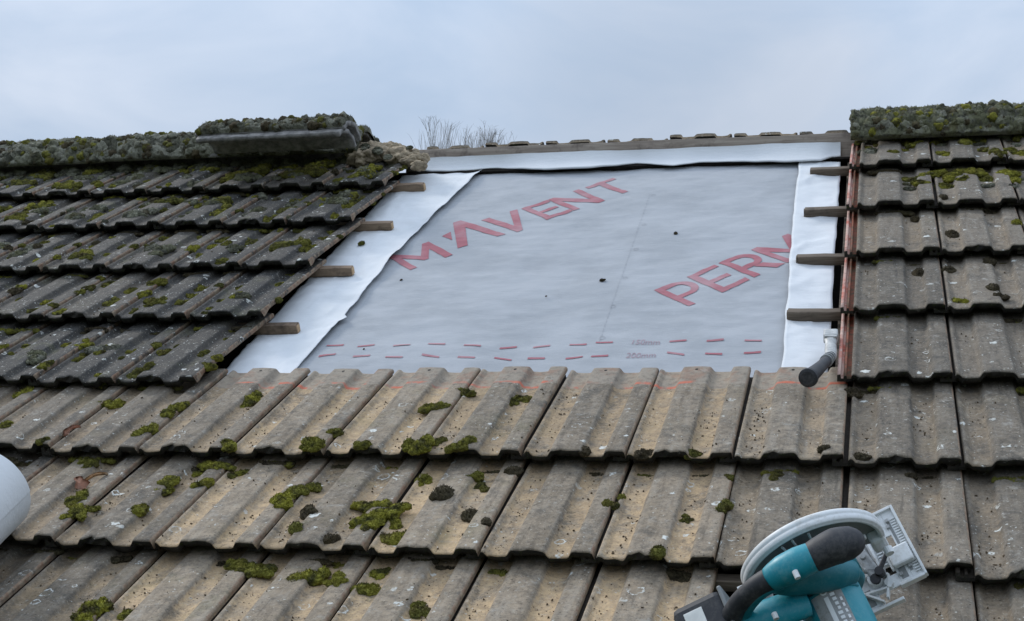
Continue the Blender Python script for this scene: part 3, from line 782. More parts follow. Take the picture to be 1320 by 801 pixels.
# ---------------------------------------------------------------- timber
def batten(pxa, wtop, u0, u1, dep, tall, mat, endmat, endside, label, group, skew=0.0):
    p = at(pxa[0], pxa[1], wtop)           # upper front corner at the free end
    rt = empty('roof_batten', ROOF @ Matrix.Translation((p.x, p.y, wtop)) @ Matrix.Rotation(skew, 4, 'Z'))
    L = u1 if endside < 0 else u0
    bm = bmesh.new()
    cx = L / 2
    n = 9
    vs = box(bm, (cx, dep / 2, -tall / 2), (abs(L), dep, tall), bev=.0022)
    es = [e for e in bm.edges if abs((e.verts[0].co - e.verts[1].co).x) > .2]
    bmesh.ops.subdivide_edges(bm, edges=es, cuts=12, use_grid_fill=True)
    sd = random.uniform(0, 50)
    for v in bm.verts:
        v.co += Vector((0, .0035 * noise.noise(Vector((v.co.x * 14, v.co.y * 20, sd))), .003 * noise.noise(Vector((v.co.x * 11, v.co.z * 20, sd + 9)))))
        if abs(v.co.x) < .004: v.co.x += .006 * noise.noise(Vector((v.co.y * 50, v.co.z * 50, sd)))
    link('timber', to_mesh(bm, 'batten_timber', mat), rt)
    bm = bmesh.new(); box(bm, (.0015 * endside, dep / 2, -tall / 2), (.004, dep - .008, tall - .008), bev=.001)
    link('cut_end', to_mesh(bm, 'batten_end', endmat), rt)
    tag(rt, label, 'batten', group)
for (q, nm, sk) in (((545, 238), 'highest', .01), ((503, 288), 'second from the top', -.008), ((452, 346), 'second from the bottom', .012), ((381, 420), 'lowest', .0)):
    batten(q, -.080, -.44, 0, .034, .036, M_WOOD_NEW, M_WOOD_END, 1, f'brown sawn batten stub, {nm} on the left side of the opening', 'batten stubs on the left of the opening', sk)
for (q, nm, sk) in (((1045, 219), 'highest', -.006), ((1037, 271), 'second from the top', .006), ((1027, 332), 'second from the bottom', 0), ((1015, 403), 'lowest', .004)):
    batten(q, -.080, 0, .44, .036, .036, M_WOOD_OLD, M_WOOD_OLD, -1, f'grey weathered batten stub, {nm} on the right side of the opening', 'batten stubs on the right of the opening', sk)
# ridge board
bm = bmesh.new()
u0, u1 = -2.16, .02
box(bm, ((u0 + u1) / 2, 0, 0), (u1 - u0, .032, .13), bev=.003)
bmesh.ops.subdivide_edges(bm, edges=[e for e in bm.edges if abs((e.verts[0].co - e.verts[1].co).x) > 1], cuts=60, use_grid_fill=True)
for v in bm.verts: v.co += Vector((0, .004 * noise.noise(Vector((v.co.x * 5, 0, 3))), .004 * noise.noise(Vector((v.co.x * 4, 5, 1)))))
rb = link('ridge_board', to_mesh(bm, 'ridge_board', M_WOOD_RDG), mw=Matrix.Translation((0, apex.y, apex.z - .042)))
tag(rb, 'long grey brown timber ridge board along the top of the opening', 'ridge board')
# rafter strips beside the opening and the old felt under everything
bm = bmesh.new(); box(bm, (-.005, 2.0, WM - .055), (.10, 3.1, .10), bev=.003)
tag(link('rafter', to_mesh(bm, 'rafter', M_WOOD_OLD), mw=ROOF), 'dark old rafter along the right side of the opening beside the tiles', 'rafter')
bm = bmesh.new()
box(bm, (-1.6, .9, WM - .135), (9.0, 5.3, .012))
tag(link('roofing_felt', to_mesh(bm, 'roofing_felt', M_FELT), mw=ROOF), 'black old roofing felt seen through the gap of the missing tile', 'roofing felt')
bm = bmesh.new()
box(bm, (1.6, -2.5, -.13), (9.0, 5.0, .012))
bk = link('roof_deck', to_mesh(bm, 'far_deck', M_FELT), mw=BACK); tag(bk, kind='structure')
# batten under the missing tile
for r in (0,):
    rt = empty('roof_batten', ROOF @ Matrix.Translation((-.35, r * G + .03, -.085)))
    bm = bmesh.new(); box(bm, (.2, 0, 0), (.46, .034, .03), bev=.002)
    link('timber', to_mesh(bm, 'hidden_batten', M_WOOD_OLD), rt)
    tag(rt, 'dark roof batten inside the gap of the missing tile beside the saw', 'batten')

# ---------------------------------------------------------------- ridge tiles
def ridge_shell(bm, length, R, a0=-86, a1=86, thick=.016, nl=20, na=26, jit=.002, sd=0):
    rings = {}
    for s, rr in ((0, R), (1, R - thick)):
        rings[s] = []
        for j in range(nl + 1):
            x = -length / 2 + length * j / nl
            row = []
            for k in range(na + 1):
                a = math.radians(a0 + (a1 - a0) * k / na)
                q = Vector((x, rr * math.sin(a), rr * math.cos(a)))
                d = jit * noise.noise(q * 22 + Vector((sd, 0, 0)))
                row.append(bm.verts.new((x + (jit * 2 * noise.noise(Vector((a * 3, sd, j))) if j in (0, nl) else 0), (rr + d) * math.sin(a), (rr + d) * math.cos(a))))
            rings[s].append(row)
    for s in (0, 1):
        for j in range(nl):
            for k in range(na): bm.faces.new((rings[s][j][k], rings[s][j][k + 1], rings[s][j + 1][k + 1], rings[s][j + 1][k]))
    for j in (0, nl):
        for k in range(na): bm.faces.new((rings[0][j][k], rings[0][j][k + 1], rings[1][j][k + 1], rings[1][j][k]))
    for k in (0, na):
        for j in range(nl): bm.faces.new((rings[0][j][k], rings[0][j + 1][k], rings[1][j + 1][k], rings[1][j][k]))
def moss_cover(length, R, sd, amp=.034, cover=.5, nl=150, na=72, a0=-87, a1=87, mat=None, blades=2600):
    bm = bmesh.new(); g = []
    off = Vector((sd * 5.1, sd * 2.3, sd))
    def disp(x, a):
        q = Vector((x, R * a, 0)) + off
        d = noise.voronoi(q * 20)[0][0]; d2 = noise.voronoi(q * 46 + off)[0][0]
        m_ = noise.noise(q * 7) * .5 + .5
        h = amp * (.72 * math.sqrt(max(0, 1 - (d / .78) ** 2)) + .20 * math.sqrt(max(0, 1 - (d2 / .7) ** 2))) + .0045 * noise.noise(q * 70) + .003 * noise.noise(q * 140)
        return h * min(1, max(0, (m_ - (1 - cover) + .35) * 2.4)) + (-.006 if m_ < .5 - cover * .5 else .001)
    for j in range(nl + 1):
        x = -length / 2 + length * j / nl
        row = []
        for k in range(na + 1):
            a = math.radians(a0 + (a1 - a0) * k / na)
            rr = R + (disp(x, a) if 0 < k < na and 0 < j < nl else -.004)
            row.append(bm.verts.new((x, rr * math.sin(a), rr * math.cos(a))))
        g.append(row)
    for j in range(nl):
        for k in range(na): bm.faces.new((g[j][k], g[j][k + 1], g[j + 1][k + 1], g[j + 1][k]))
    rg = random.Random(sd)
    for _ in range(blades):
        x = rg.uniform(-length / 2, length / 2); a = math.radians(rg.uniform(a0, a1)); d = disp(x, a)
        if d < .004: continue
        nn = Vector((0, math.sin(a), math.cos(a))); q = Vector((x, 0, 0)) + nn * (R + d)
        nn = (nn + Vector((rg.uniform(-.7, .7), rg.uniform(-.7, .7), rg.uniform(-.3, .6)))).normalized()
        sdv = nn.cross(Vector((rg.uniform(-1, 1), rg.uniform(-1, 1), .3))).normalized()
        v = [bm.verts.new(q - sdv * .0016), bm.verts.new(q + sdv * .0016), bm.verts.new(q + nn * rg.uniform(.004, .011))]
        bm.faces.new(v)
    for _ in range(int(150 * length / .46)):
        x = rg.uniform(-length / 2 + .01, length / 2 - .01); a = math.radians(rg.uniform(a0 * .97, a1 * .97))
        r_ = rg.choice((.009, .012, .015, .018, .024)); d = max(0, disp(x, a)) * .6
        o = Vector((rg.uniform(0, 90), 0, rg.uniform(0, 90))); mi = rg.choice((0, 0, 0, 0, 1, 1, 2, 2))
        res = bmesh.ops.create_icosphere(bm, subdivisions=3, radius=1.0)
        c = Vector((x, (R + d) * math.sin(a), (R + d) * math.cos(a)))
        for v in res['verts']:
            p = v.co; k = 1 + .35 * noise.noise(p * 1.7 + o) + .2 * noise.noise(p * 5 + o) + .1 * noise.noise(p * 12 + o)
            v.co = c + p * k * r_
        for f in {f for v in res['verts'] for f in v.link_faces}: f.material_index = mi
    return to_mesh(bm, 'moss_cover', [mat or M_MOSSG, M_MOSSD, M_MOSS], smooth=True, recalc=False)
RR = .155; RL = .46
RZ = apex.z - .050
shells = []
for s in range(3):
    bm = bmesh.new(); ridge_shell(bm, RL - .006, RR, sd=s * 7); shells.append(to_mesh(bm, 'ridge_shell', M_RIDGET, smooth=True))
covers = [moss_cover(RL + .02, RR + .001, s + 1) for s in range(4)]
coversL = [moss_cover(RL + .02, RR + .001, s + 11, amp=.036, cover=.85, mat=M_MOSSG) for s in range(2)]
def ridge_tile(u, dz, cov, label, group, dy=0.0, rot=0.0):
    rt = empty('ridge_tile', Matrix.Translation((u, apex.y + dy, RZ + dz)) @ Matrix.Rotation(rot, 4, 'X'))
    s = link('tile_body', random.choice(shells), rt)
    c = link('moss_cover', cov, rt); c.color = (.0 if 'left' in label else .25, 0, 0, 1)
    tag(rt, label, 'ridge tile', group)
    return rt
nL = 8
for k in range(nL):
    u = -2.37 - .23 - k * RL
    ridge_tile(u, .028 + random.uniform(-.006, .006), covers[k % 4], f'moss covered half round ridge tile on the left ridge, {ORD[k]} from the opening', 'mossy ridge tiles left of the opening', rot=random.uniform(-.05, .05))
for k in range(3):
    ridge_tile(-.030 + RL / 2 + k * RL, -.006, coversL[k % 2], f'green mossy ridge tile on the right ridge, {ORD[k]} from the opening', 'mossy ridge tiles right of the opening', rot=random.uniform(-.04, .04))
# stack of two ridge caps lying on the left ridge
def ridge_cap(pa, pb, w, R, cover, label, sd, a0, a1, tilt=0.0):
    A = ROOF @ at(*pa, w); B = ROOF @ at(*pb, w)
    L = (B - A).length
    c = (A + B) / 2
    ang = math.atan2(B.y - A.y, B.x - A.x)
    rt = empty('ridge_tile', Matrix.Translation(c) @ Matrix.Rotation(ang * .3, 4, 'Z') @ Matrix.Rotation(tilt, 4, 'X'))
    bm = bmesh.new(); ridge_shell(bm, L, R, a0, a1, .022, 24, 26, .004, sd)
    for v in bm.verts: v.co.z -= R
    link('cap_body', to_mesh(bm, 'cap_body', M_RIDGET, smooth=True), rt)
    if cover:
        me = moss_cover(L - .01, R + .001, sd + 3, amp=.028, cover=.78, nl=220, na=60, a0=a0, a1=a1, blades=4200)
        for v in me.vertices: v.co.z -= R
        c_ = link('moss_cover', me, rt); c_.color = (-.15, 0, 0, 1)
    tag(rt, label, 'ridge cap', 'ridge caps stacked on the left ridge')
    return rt
ridge_cap((270, 163), (452, 161), .200, .135, True, 'mossy rounded ridge cap lying topmost on the left ridge', 5, -56, 56)
ridge_cap((270, 173), (446, 171), .180, .165, False, 'bare grey ridge cap lying under the mossy cap on the left ridge', 9, -43, 43)

# broken mortar bedding at the end of the left ridge
bm = bmesh.new(); rg = random.Random(5)
for k in range(70):
    q = at(458 + k * 1.25, 186 + .10 * k - 7 * math.sin(min(1, k / 60) * 3.1) + rg.uniform(-4, 8), .03)
    res = bmesh.ops.create_icosphere(bm, subdivisions=4, radius=rg.uniform(.014, .042) * (1.1 - k * .007))
    o = Vector((k * 3.1, 0, 0))
    for v in res['verts']:
        d = 1 + .5 * noise.noise(v.co * 30 + o) + .35 * noise.noise(v.co * 75 + o) + .12 * noise.noise(v.co * 190 + o)
        v.co = Vector((v.co.x * 1.3 * d, v.co.y * d, v.co.z * d)) + Vector((q.x, min(VR, q.y), q.z - .05))
mb = link('mortar_bedding', to_mesh(bm, 'mortar', M_MORTAR, smooth=True), mw=ROOF)
tag(mb, 'broken lump of sandy mortar bedding at the ridge beside the opening', 'mortar')
for px, py, s in ((486, 192, 1.0), (500, 200, .9), (470, 188, 1.1), (528, 188, .7)):
    p = at(px, py, .03)
    c = bpy.data.objects.new('moss_clump', MOSS_G[int(px) % 4]); COL.objects.link(c); c.parent = mb
    c.location = (p.x, p.y, .02); c.scale = (s * .7,) * 3; c.color = (.15, 0, 0, 1)

# ---------------------------------------------------------------- hammer
hp = lambda px, py, w: at(px, py, w)
H_ = empty('hammer', ROOF @ Matrix.Translation(hp(1068, 462, -.03)))
o0 = hp(1068, 462, -.03)
def rel(px, py, w): return hp(px, py, w) - o0
bm = bmesh.new()
pts, rad = smooth_path([rel(1071, 459, -.020), rel(1065, 466, -.004), rel(1058, 473, .012), rel(1049, 481, .030), rel(1042, 487, .044)], [.0150, .0165, .0185, .0220, .0250], 5)
tube(bm, pts, rad, 18)
link('rubber_grip', to_mesh(bm, 'grip', M_RUB, smooth=True), H_)
bm = bmesh.new()
ax = (pts[-1] - pts[-3]).normalized()
tube(bm, [pts[-1] - ax * .012, pts[-1] - ax * .004, pts[-1] + ax * .006, pts[-1] + ax * .009], [.0255, .029, .028, .020], 22)
link('end_cap', to_mesh(bm, 'end_cap', M_RUB, smooth=False), H_)
bm = bmesh.new()
for k in range(3):
    t = .08 + .09 * k
    c = pts[0].lerp(pts[8], t * 2.2); c2 = c + (pts[8] - pts[0]).normalized() * .006
    tube(bm, [c, c2], [.0185 + .001 * k] * 2, 16)
link('grip_collar', to_mesh(bm, 'collar', M_ALUD), H_)
bm = bmesh.new()
pts2, rad2 = smooth_path([rel(1071, 461, -.022), rel(1071, 452, -.034), rel(1071, 444, -.038), rel(1071, 438, -.040)], [.015, .017, .0155, .019], 4)
tube(bm, pts2, rad2, 14, flat=(1.15, .8))
link('steel_neck', to_mesh(bm, 'neck', M_STEEL, smooth=True), H_)
bm = bmesh.new()
box(bm, rel(1071, 433.5, -.040), (.046, .050, .034), bev=.006)
box(bm, rel(1071, 436.5, -.034), (.040, .012, .022), bev=.003)
link('steel_head', to_mesh(bm, 'head', M_STEEL), H_)
tag(H_, 'hammer with black rubber grip and grey steel head beside the red tile edge', 'hammer')

# ---------------------------------------------------------------- membrane roll
Rr = .13
pr = at(36, 630, Rr)
axis_u = pr.x - Rr
rl = empty('membrane_roll', ROOF @ Matrix.Translation((axis_u, 0, -.012)))
bm = bmesh.new()
vtop = .055
NB = 64
y0, y1 = vtop - 1.1, vtop
spir = []
for k in range(NB * 4 + 1):
    a = k / NB * 2 * math.pi; r = Rr - .0035 * a / (2 * math.pi)
    spir.append((r * math.cos(a), r * math.sin(a)))
ra = [bm.verts.new((x, y0 + .004 * math.sin(i * .05), z + Rr)) for i, (x, z) in enumerate(spir)]
rb_ = [bm.verts.new((x, y1 + .003 * math.sin(i * .11), z + Rr)) for i, (x, z) in enumerate(spir)]
for i in range(len(spir) - 1): bm.faces.new((ra[i], ra[i + 1], rb_[i + 1], rb_[i]))
link('rolled_sheet', to_mesh(bm, 'roll', M_WHITEM, smooth=True, recalc=False), rl)
bm = bmesh.new()
tube(bm, [(0, y0 + .02, Rr), (0, y1 - .02, Rr)], [Rr - .016] * 2, 40)
link('roll_core', to_mesh(bm, 'core', M_WHITEM, smooth=False), rl)
tag(rl, 'white roll of roofing membrane lying on the tiles at the left edge', 'membrane roll')
rl.rotation_euler.rotate_axis('Z', 0.0)

# ---------------------------------------------------------------- circular saw
Xs = Vector((.891, .238, .387)).normalized(); Ys = Vector((-.409, .795, .447))
Ys = (Ys - Xs * Ys.dot(Xs)).normalized(); Zs = Xs.cross(Ys).normalized()
Bs = at(1195, 740, .08)
SM = Matrix.Translation(Bs) @ Matrix((Xs, Ys, Zs)).transposed().to_4x4()
SW = empty('circular_saw', ROOF @ SM)
SMi = SM.inverted()
camv = Vector(CAMP)
def sp_(px, py, b):
    """saw frame point on the lateral plane y = b seen at a photo pixel"""
    p = at(px, py, 0.0)
    A = SMi @ camv; Bq = SMi @ p
    t = (b - A.y) / (Bq.y - A.y)
    return A + (Bq - A) * t
YB = .068
c0 = sp_(1048, 719, YB); RB = .163
def lathe_y(bm, c, prof, a0, a1, n=72):
    g = []
    for k in range(n + 1):
        a = math.radians(a0 + (a1 - a0) * k / n)
        g.append([bm.verts.new((c.x + r * math.cos(a), c.y + y, c.z + r * math.sin(a))) for r, y in prof])
    for k in range(n):
        for j in range(len(prof) - 1): bm.faces.new((g[k][j], g[k + 1][j], g[k + 1][j + 1], g[k][j + 1]))
AA0, AA1 = -30, 215
bm = bmesh.new()
lathe_y(bm, c0, [(RB - .016, .010), (RB - .015, -.014), (RB - .011, -.017), (RB - .007, -.017), (RB - .006, -.014), (RB - .003, -.014), (RB - .001, -.011), (RB, -.002), (RB - .0015, .0), (RB, .002), (RB, .011), (RB - .006, .016), (RB - .02, .018)], AA0, AA1)
link('blade_guard', to_mesh(bm, 'blade_guard', M_ALU, smooth=True), SW)
for e in SW.children: pass
bm = bmesh.new()
lathe_y(bm, c0, [(.004, .006), (RB - .015, .006), (RB - .015, .015), (.004, .015)], AA0, AA1)
link('guard_plate', to_mesh(bm, 'guard_plate', M_DARKM), SW)
bm = bmesh.new()
bm.free()
for (x1, y1, x2, y2) in ((1042, 688, 1051, 708), (1021, 697, 1034, 714), (1008, 706, 1022, 718), (1105, 726, 1113, 735)):
    bm = bmesh.new()
    p1, p2 = sp_(x1, y1, YB - .012), sp_(x2, y2, YB - .012)
    tube(bm, [p1, p2], [.0028, .0034], 8)
    link('guard_fin', to_mesh(bm, 'guard_fin', M_ALU), SW)
for q in ((1113, 693), (1050, 706)):
    bm = bmesh.new(); box(bm, sp_(*q, YB - .015), (.012, .010, .012), bev=.003)
    link('guard_stud', to_mesh(bm, 'guard_stud', M_ALU), SW)
# base plate
PWY, PLX = .179, .40
bm = bmesh.new()
T = .007
def pb(x0, x1, y0, y1, z0=0.0, z1=T, bev=.0012): box(bm, ((x0 + x1) / 2, (y0 + y1) / 2, (z0 + z1) / 2), (x1 - x0, y1 - y0, z1 - z0), bev=bev)
# plate with a sight window and an adjuster slot left open
pb(-.030, 0, 0, PWY); pb(-.058, -.030, .0, .074); pb(-.058, -.030, .118, PWY)
pb(-.115, -.058, .075, PWY - .02); pb(-.115, -.058, .0, .030); pb(-.13, -.058, .052, .075)
pb(-PLX, -.115, -.030, .050); pb(-PLX, -.13, .118, PWY - .012)
pb(-.004, .002, -.004, PWY + .003, -.004, .016); pb(-.16, -.004, PWY - .003, PWY + .004, -.004, .015)
pb(-.062, -.004, -.006, .001, -.004, .016); pb(-PLX, -.068, -.036, -.029, -.004, .014)
pb(-.064, -.058, .035, PWY - .01, T, .018); pb(-.088, -.082, .05, PWY - .015, T, .020)
for k in range(22):
    y = .012 + k * .0066
    pb(-.018, -.006, y, y + .0026, T, T + .004, bev=0)
for k in range(13):
    y = .055 + k * .0075
    pb(-.078, -.066, y, y + .003, T, T + .006, bev=0)
link('base_plate', to_mesh(bm, 'base_plate', M_ALU), SW)
for x0_, x1_, y0_, y1_ in ((-.026, -.020, .09, .15), (-.028, -.021, .02, .06), (-.052, -.046, .122, .160), (-.100, -.092, .085, .150), (-.110, -.104, .09, .13), (-.052, -.036, .010, .045), (-.128, -.120, .124, .158), (-.150, -.128, -.020, .020)):
    bm = bmesh.new(); pb(x0_, x1_, y0_, y1_, T - .001, T + .0008, bev=0); link('plate_slot', to_mesh(bm, 'plate_slot', M_DARKM), SW)
rg = random.Random(9)
for k in range(16):
    y = rg.uniform(.02, .165); x = rg.choice((-.024, -.028, -.045, -.050))
    if -.058 < x < -.03 and .06 < y < .13: continue
    bm = bmesh.new(); pb(x - .004, x + .004, y - .004, y + .004, T, T + rg.uniform(.003, .008), bev=.0008)
    link('cast_lug', to_mesh(bm, 'cast_lug', M_ALUD), SW)
bm = bmesh.new()
# diagonal webs and the depth quadrant
def web(p1, p2, h=.016, wd=.005, z=T):
    p1, p2 = Vector((*p1, z + h / 2)), Vector((*p2, z + h / 2)); d = p2 - p1
    box(bm, (p1 + p2) / 2, (d.length, wd, h), rot=Matrix.Rotation(math.atan2(d.y, d.x), 3, 'Z'), bev=.001)
web((-.075, .030), (-.165, .060)); web((-.080, .0), (-.165, .012)); web((-.11, -.025), (-.17, .04)); web((-.16, .06), (-.15, -.02))
web((-.075, .03), (-.10, -.02)); web((-.098, .10), (-.15, .125), .012)
tube(bm, [(-.108, .03, T), (-.108, .03, .030)], [.017, .015], 18)
tube(bm, [(-.082, .012, T), (-.082, .012, .022)], [.010, .010], 14)
link('plate_web', to_mesh(bm, 'plate_webs', M_ALU), SW)
bm = bmesh.new()
box(bm, (-.108, .082, .030), (.030, .10, .010), rot=Matrix.Rotation(.18, 3, 'Z'), bev=.006)
box(bm, (-.100, .045, .030), (.05, .012, .010), rot=Matrix.Rotation(-.5, 3, 'Z'), bev=.003)
tube(bm, [(-.108, .085, .03), (-.108, .085, .042)], [.007, .006], 12)
link('depth_arm', to_mesh(bm, 'depth_arm', M_ALUD), SW)
bm = bmesh.new()
tube(bm, [(-.090, .035, .028), (-.090, .035, .046)], [.012, .010], 14)
tube(bm, [(-.085, .04, .04), (-.06, .062, .045), (-.045, .07, .045)], [.006, .005, .005], 10)
tube(bm, [(-.105, .026, .028), (-.105, .026, .036)], [.012, .012], 14)
link('lock_lever', to_mesh(bm, 'lock_lever', M_RUB), SW)
# front bracket joining guard and plate
bm = bmesh.new()
q = sp_(1128, 690, YB)
box(bm, (q.x, q.y + .005, q.z - .02), (.035, .05, .06), bev=.008)
box(bm, (q.x + .028, q.y - .01, T + .012), (.05, .045, .020), bev=.004)
tube(bm, [(q.x + .01, q.y - .03, q.z - .02), (q.x + .01, q.y - .045, q.z - .02)], [.011, .010], 14)
link('front_bracket', to_mesh(bm, 'front_bracket', M_ALU), SW)
# motor housing
mA, mB = sp_(1066, 752, -.035), sp_(1093, 812, -.035)
axm = Vector((0, -1, 0))
c1 = sp_(1064, 760, -.03)
bm = bmesh.new()
prof = [(.010, .006), (.045, .004), (.064, -.006), (.069, -.02), (.069, -.10), (.066, -.16), (.060, -.20), (.04, -.212), (.002, -.214)]
lathe_y(bm, c1, prof, 0, 360, 48)
link('motor_housing', to_mesh(bm, 'motor_housing', M_TEAL, smooth=True), SW)
bm = bmesh.new()
lathe_y(bm, c1, [(.0685, -.028), (.0725, -.030), (.0725, -.036), (.0685, -.038)], 20, 200, 40)
lathe_y(bm, c1, [(.060, .010), (.085, .008), (.088, -.004), (.080, -.014), (.060, -.014)], 0, 360, 48)
link('housing_seam', to_mesh(bm, 'housing_seam', M_TEALD, smooth=True), SW)
# gear case between guard and motor
bm = bmesh.new()
lathe_y(bm, c1, [(.002, .078), (.070, .074), (.085, .060), (.088, .012), (.06, .010)], 0, 360, 40)
link('gear_case', to_mesh(bm, 'gear_case', M_TEALD, smooth=True), SW)
# handle, front to back
YH = -.045
def hpth(lst, k=6):
    return smooth_path([sp_(x, y, b) for x, y, b, r in lst], [r for x, y, b, r in lst], k)
bm = bmesh.new()
p_, r_ = hpth([(1104, 702, YH, .010), (1103, 701, YH, .024), (1095, 700, YH, .034), (1078, 704, YH, .037), (1060, 712, YH, .034), (1047, 719, YH, .031)])
tube(bm, p_, r_, 20, flat=(1.0, .98))
link('front_grip', to_mesh(bm, 'front_grip', M_RUB, smooth=True), SW)
bm = bmesh.new()
p_, r_ = hpth([(1049, 718, YH, .0305), (1030, 726, YH, .033), (1010, 736, YH, .032), (992, 747, YH, .025)])
tube(bm, p_, r_, 20)
link('handle_bridge', to_mesh(bm, 'handle_bridge', M_TEAL, smooth=True), SW)
bm = bmesh.new()
p_, r_ = hpth([(996, 745, YH, .0245), (982, 752, YH, .0225), (966, 764, YH, .0215), (951, 781, YH, .022), (941, 803, YH, .025), (936, 830, YH, .03)])
tube(bm, p_, r_, 18)
link('rear_grip', to_mesh(bm, 'rear_grip', M_RUB, smooth=True), SW)
bm = bmesh.new()
p_, r_ = hpth([(1008, 752, YH - .012, .013), (990, 759, YH - .012, .013), (974, 771, YH - .012, .013), (960, 792, YH - .012, .013), (955, 820, YH - .012, .013)])
tube(bm, p_, r_, 14)
link('trigger_guard', to_mesh(bm, 'trigger_guard', M_TEALD, smooth=True), SW)
bm = bmesh.new()
p_, r_ = hpth([(1098, 738, YH + .01, .026), (1075, 738, YH + .01, .038), (1048, 741, YH + .01, .040), (1015, 748, YH + .01, .033), (996, 752, YH + .01, .022)])
tube(bm, p_, r_, 18)
link('upper_housing', to_mesh(bm, 'upper_housing', M_TEALD, smooth=True), SW)
bm = bmesh.new()
p_, r_ = hpth([(1040, 778, -.07, .030), (1012, 786, -.07, .036), (985, 796, -.07, .036), (955, 812, -.07, .034)])
tube(bm, p_, r_, 18, flat=(1, .8))
link('lower_housing', to_mesh(bm, 'lower_housing', M_TEAL, smooth=True), SW)
bm = bmesh.new()
p1 = sp_(1000, 796, -.11); tube(bm, [p1 + Vector((0, .01, 0)), p1 - Vector((0, .004, 0))], [.006, .006], 12)
link('screw', to_mesh(bm, 'screw', M_ALU), SW); bm = bmesh.new()
p1 = sp_(1028, 744, -.085); tube(bm, [p1 + Vector((0, .014, 0)), p1 - Vector((0, .003, 0))], [.006, .006], 12)
link('screw', to_mesh(bm, 'screws', M_ALU), SW)
# battery
bq = sp_(916, 814, -.04)
bm = bmesh.new()
box(bm, bq, (.115, .12, .10), bev=.016)
bt = link('battery', to_mesh(bm, 'battery', M_RUB), SW)
bm = bmesh.new(); e_ = sp_(936, 790, -.10)
box(bm, bq + Vector((.058, 0, 0)), (.010, .124, .104), bev=.004)
link('battery_rail', to_mesh(bm, 'battery_rail', M_DARKM), bt)
bm = bmesh.new(); box(bm, bq + Vector((-.012, .0, .0505)), (.042, .070, .003), bev=.001)
link('battery_label', to_mesh(bm, 'battery_label', M_WHITE), bt)
# housing sticker: bars and small marks along the motor's top
def on_motor(ang, y, lift=.0012):
    a = math.radians(ang); r = .069 + lift
    return Vector((c1.x + r * math.cos(a), c1.y + y, c1.z + r * math.sin(a)))
def motor_patch(bm, a0, a1, y0, y1, lift):
    n = 6; g = []
    for k in range(n + 1):
        a = a0 + (a1 - a0) * k / n
        g.append([bm.verts.new(on_motor(a, y, lift)) for y in (y0, y1)])
    for k in range(n): bm.faces.new((g[k][0], g[k + 1][0], g[k + 1][1], g[k][1]))
bm = bmesh.new(); motor_patch(bm, 62, 118, -.025, -.17, .0010)
mh = [c for c in SW.children if c.name.startswith('motor_housing')][0]
link('rating_plate', to_mesh(bm, 'rating_plate', M_ALUD), mh)
bm = bmesh.new()
motor_patch(bm, 88, 96, -.050, -.165, .0022)
for k in range(11):
    motor_patch(bm, 76, 84 - (k * 5 % 4), -.045 - k * .011, -.052 - k * .011, .0022)
for k in range(7):
    motor_patch(bm, 67, 71 + (k * 3 % 3), -.060 - k * .014, -.068 - k * .014, .0022)
for k in range(14):
    a = k / 14 * 2 * math.pi; a2 = (k + 1) / 14 * 2 * math.pi
    f = [on_motor(92 + 6.5 * math.cos(t) * s, -.037 + .008 * math.sin(t) * s, .0022) for t, s in ((a, 1), (a2, 1), (a2, .55), (a, .55))]
    bm.faces.new([bm.verts.new(p) for p in f])
link('rating_marks', to_mesh(bm, 'rating_marks', M_GLINE), mh)
tag(SW, 'teal and black cordless circular saw with pale blade guard lying on the tiles', 'circular saw')

# ---------------------------------------------------------------- small things
def crumb(px, py, w, s, label, mesh):
    p = at(px, py, w)
    o = bpy.data.objects.new('moss_crumb', mesh); COL.objects.link(o)
    o.matrix_world = ROOF @ Matrix.Translation(p) @ Matrix.Rotation(px, 4, 'Z') @ Matrix.Scale(s, 4)
    o.color = (0, 0, 0, 1); tag(o, label, 'moss crumb')
crumb(465, 314, WM + .02, .75, 'dark crumb of moss on the white left flap', MOSS_S[0])
crumb(871, 301, WM + .004, .45, 'largest dark crumb of moss lying on the grey membrane', MOSS_B[0])
crumb(777, 361, WM + .004, .32, 'small dark crumb on the grey membrane left of the red lettering', MOSS_B[1])
crumb(704, 382, WM + .003, .15, 'tiny dark speck near the middle of the grey membrane', MOSS_B[2])
crumb(517, 361, WM + .003, .18, 'tiny dark speck below the cut-off red letter at left', MOSS_B[1])
crumb(469, 450, WM + .003, .14, 'tiny dark speck between the red dashes at lower left', MOSS_B[2])
def leaf(px, py, sz, rot, label, wide=.34, mat=None):
    p = at(px, py, -.03); bm = bmesh.new()
    n = 7; g = []
    for j in range(n + 1):
        t = j / n; wd = sz * wide * (1 - t) ** .8 * min(1, t * 5 + .1) * (1 + .3 * math.sin(t * 11))
        g.append([bm.verts.new((sz * (t - .5), s * wd + .004 * noise.noise(Vector((t * 9, s, px))), .010 * abs(s) + .016 * math.sin(t * 2.6) + .003 * noise.noise(Vector((t * 7, s * 3, px))))) for s in (-1, -.5, 0, .5, 1)])
    for j in range(n):
        for k in range(4): bm.faces.new((g[j][k], g[j][k + 1], g[j + 1][k + 1], g[j + 1][k]))
    bmesh.ops.solidify(bm, geom=bm.faces[:], thickness=.0008)
    r = math.floor(p.y / G); fr_ = p.y - r * G
    o = link('dry_leaf', to_mesh(bm, 'dry_leaf', mat or M_LEAF, smooth=True), mw=ROOF @ Matrix.Translation((p.x, p.y, -fr_ * DROP / G - .008)) @ Matrix.Rotation(rot, 4, 'Z'))
    tag(o, label, 'dry leaf')
leaf(103, 622, .075, 2.4, 'pinkish dry leaf on the tiles beside the white roll')
leaf(122, 613, .075, .55, 'pale thin dry leaf on the tiles right of the pinkish one', .07, M_WOOD_END)
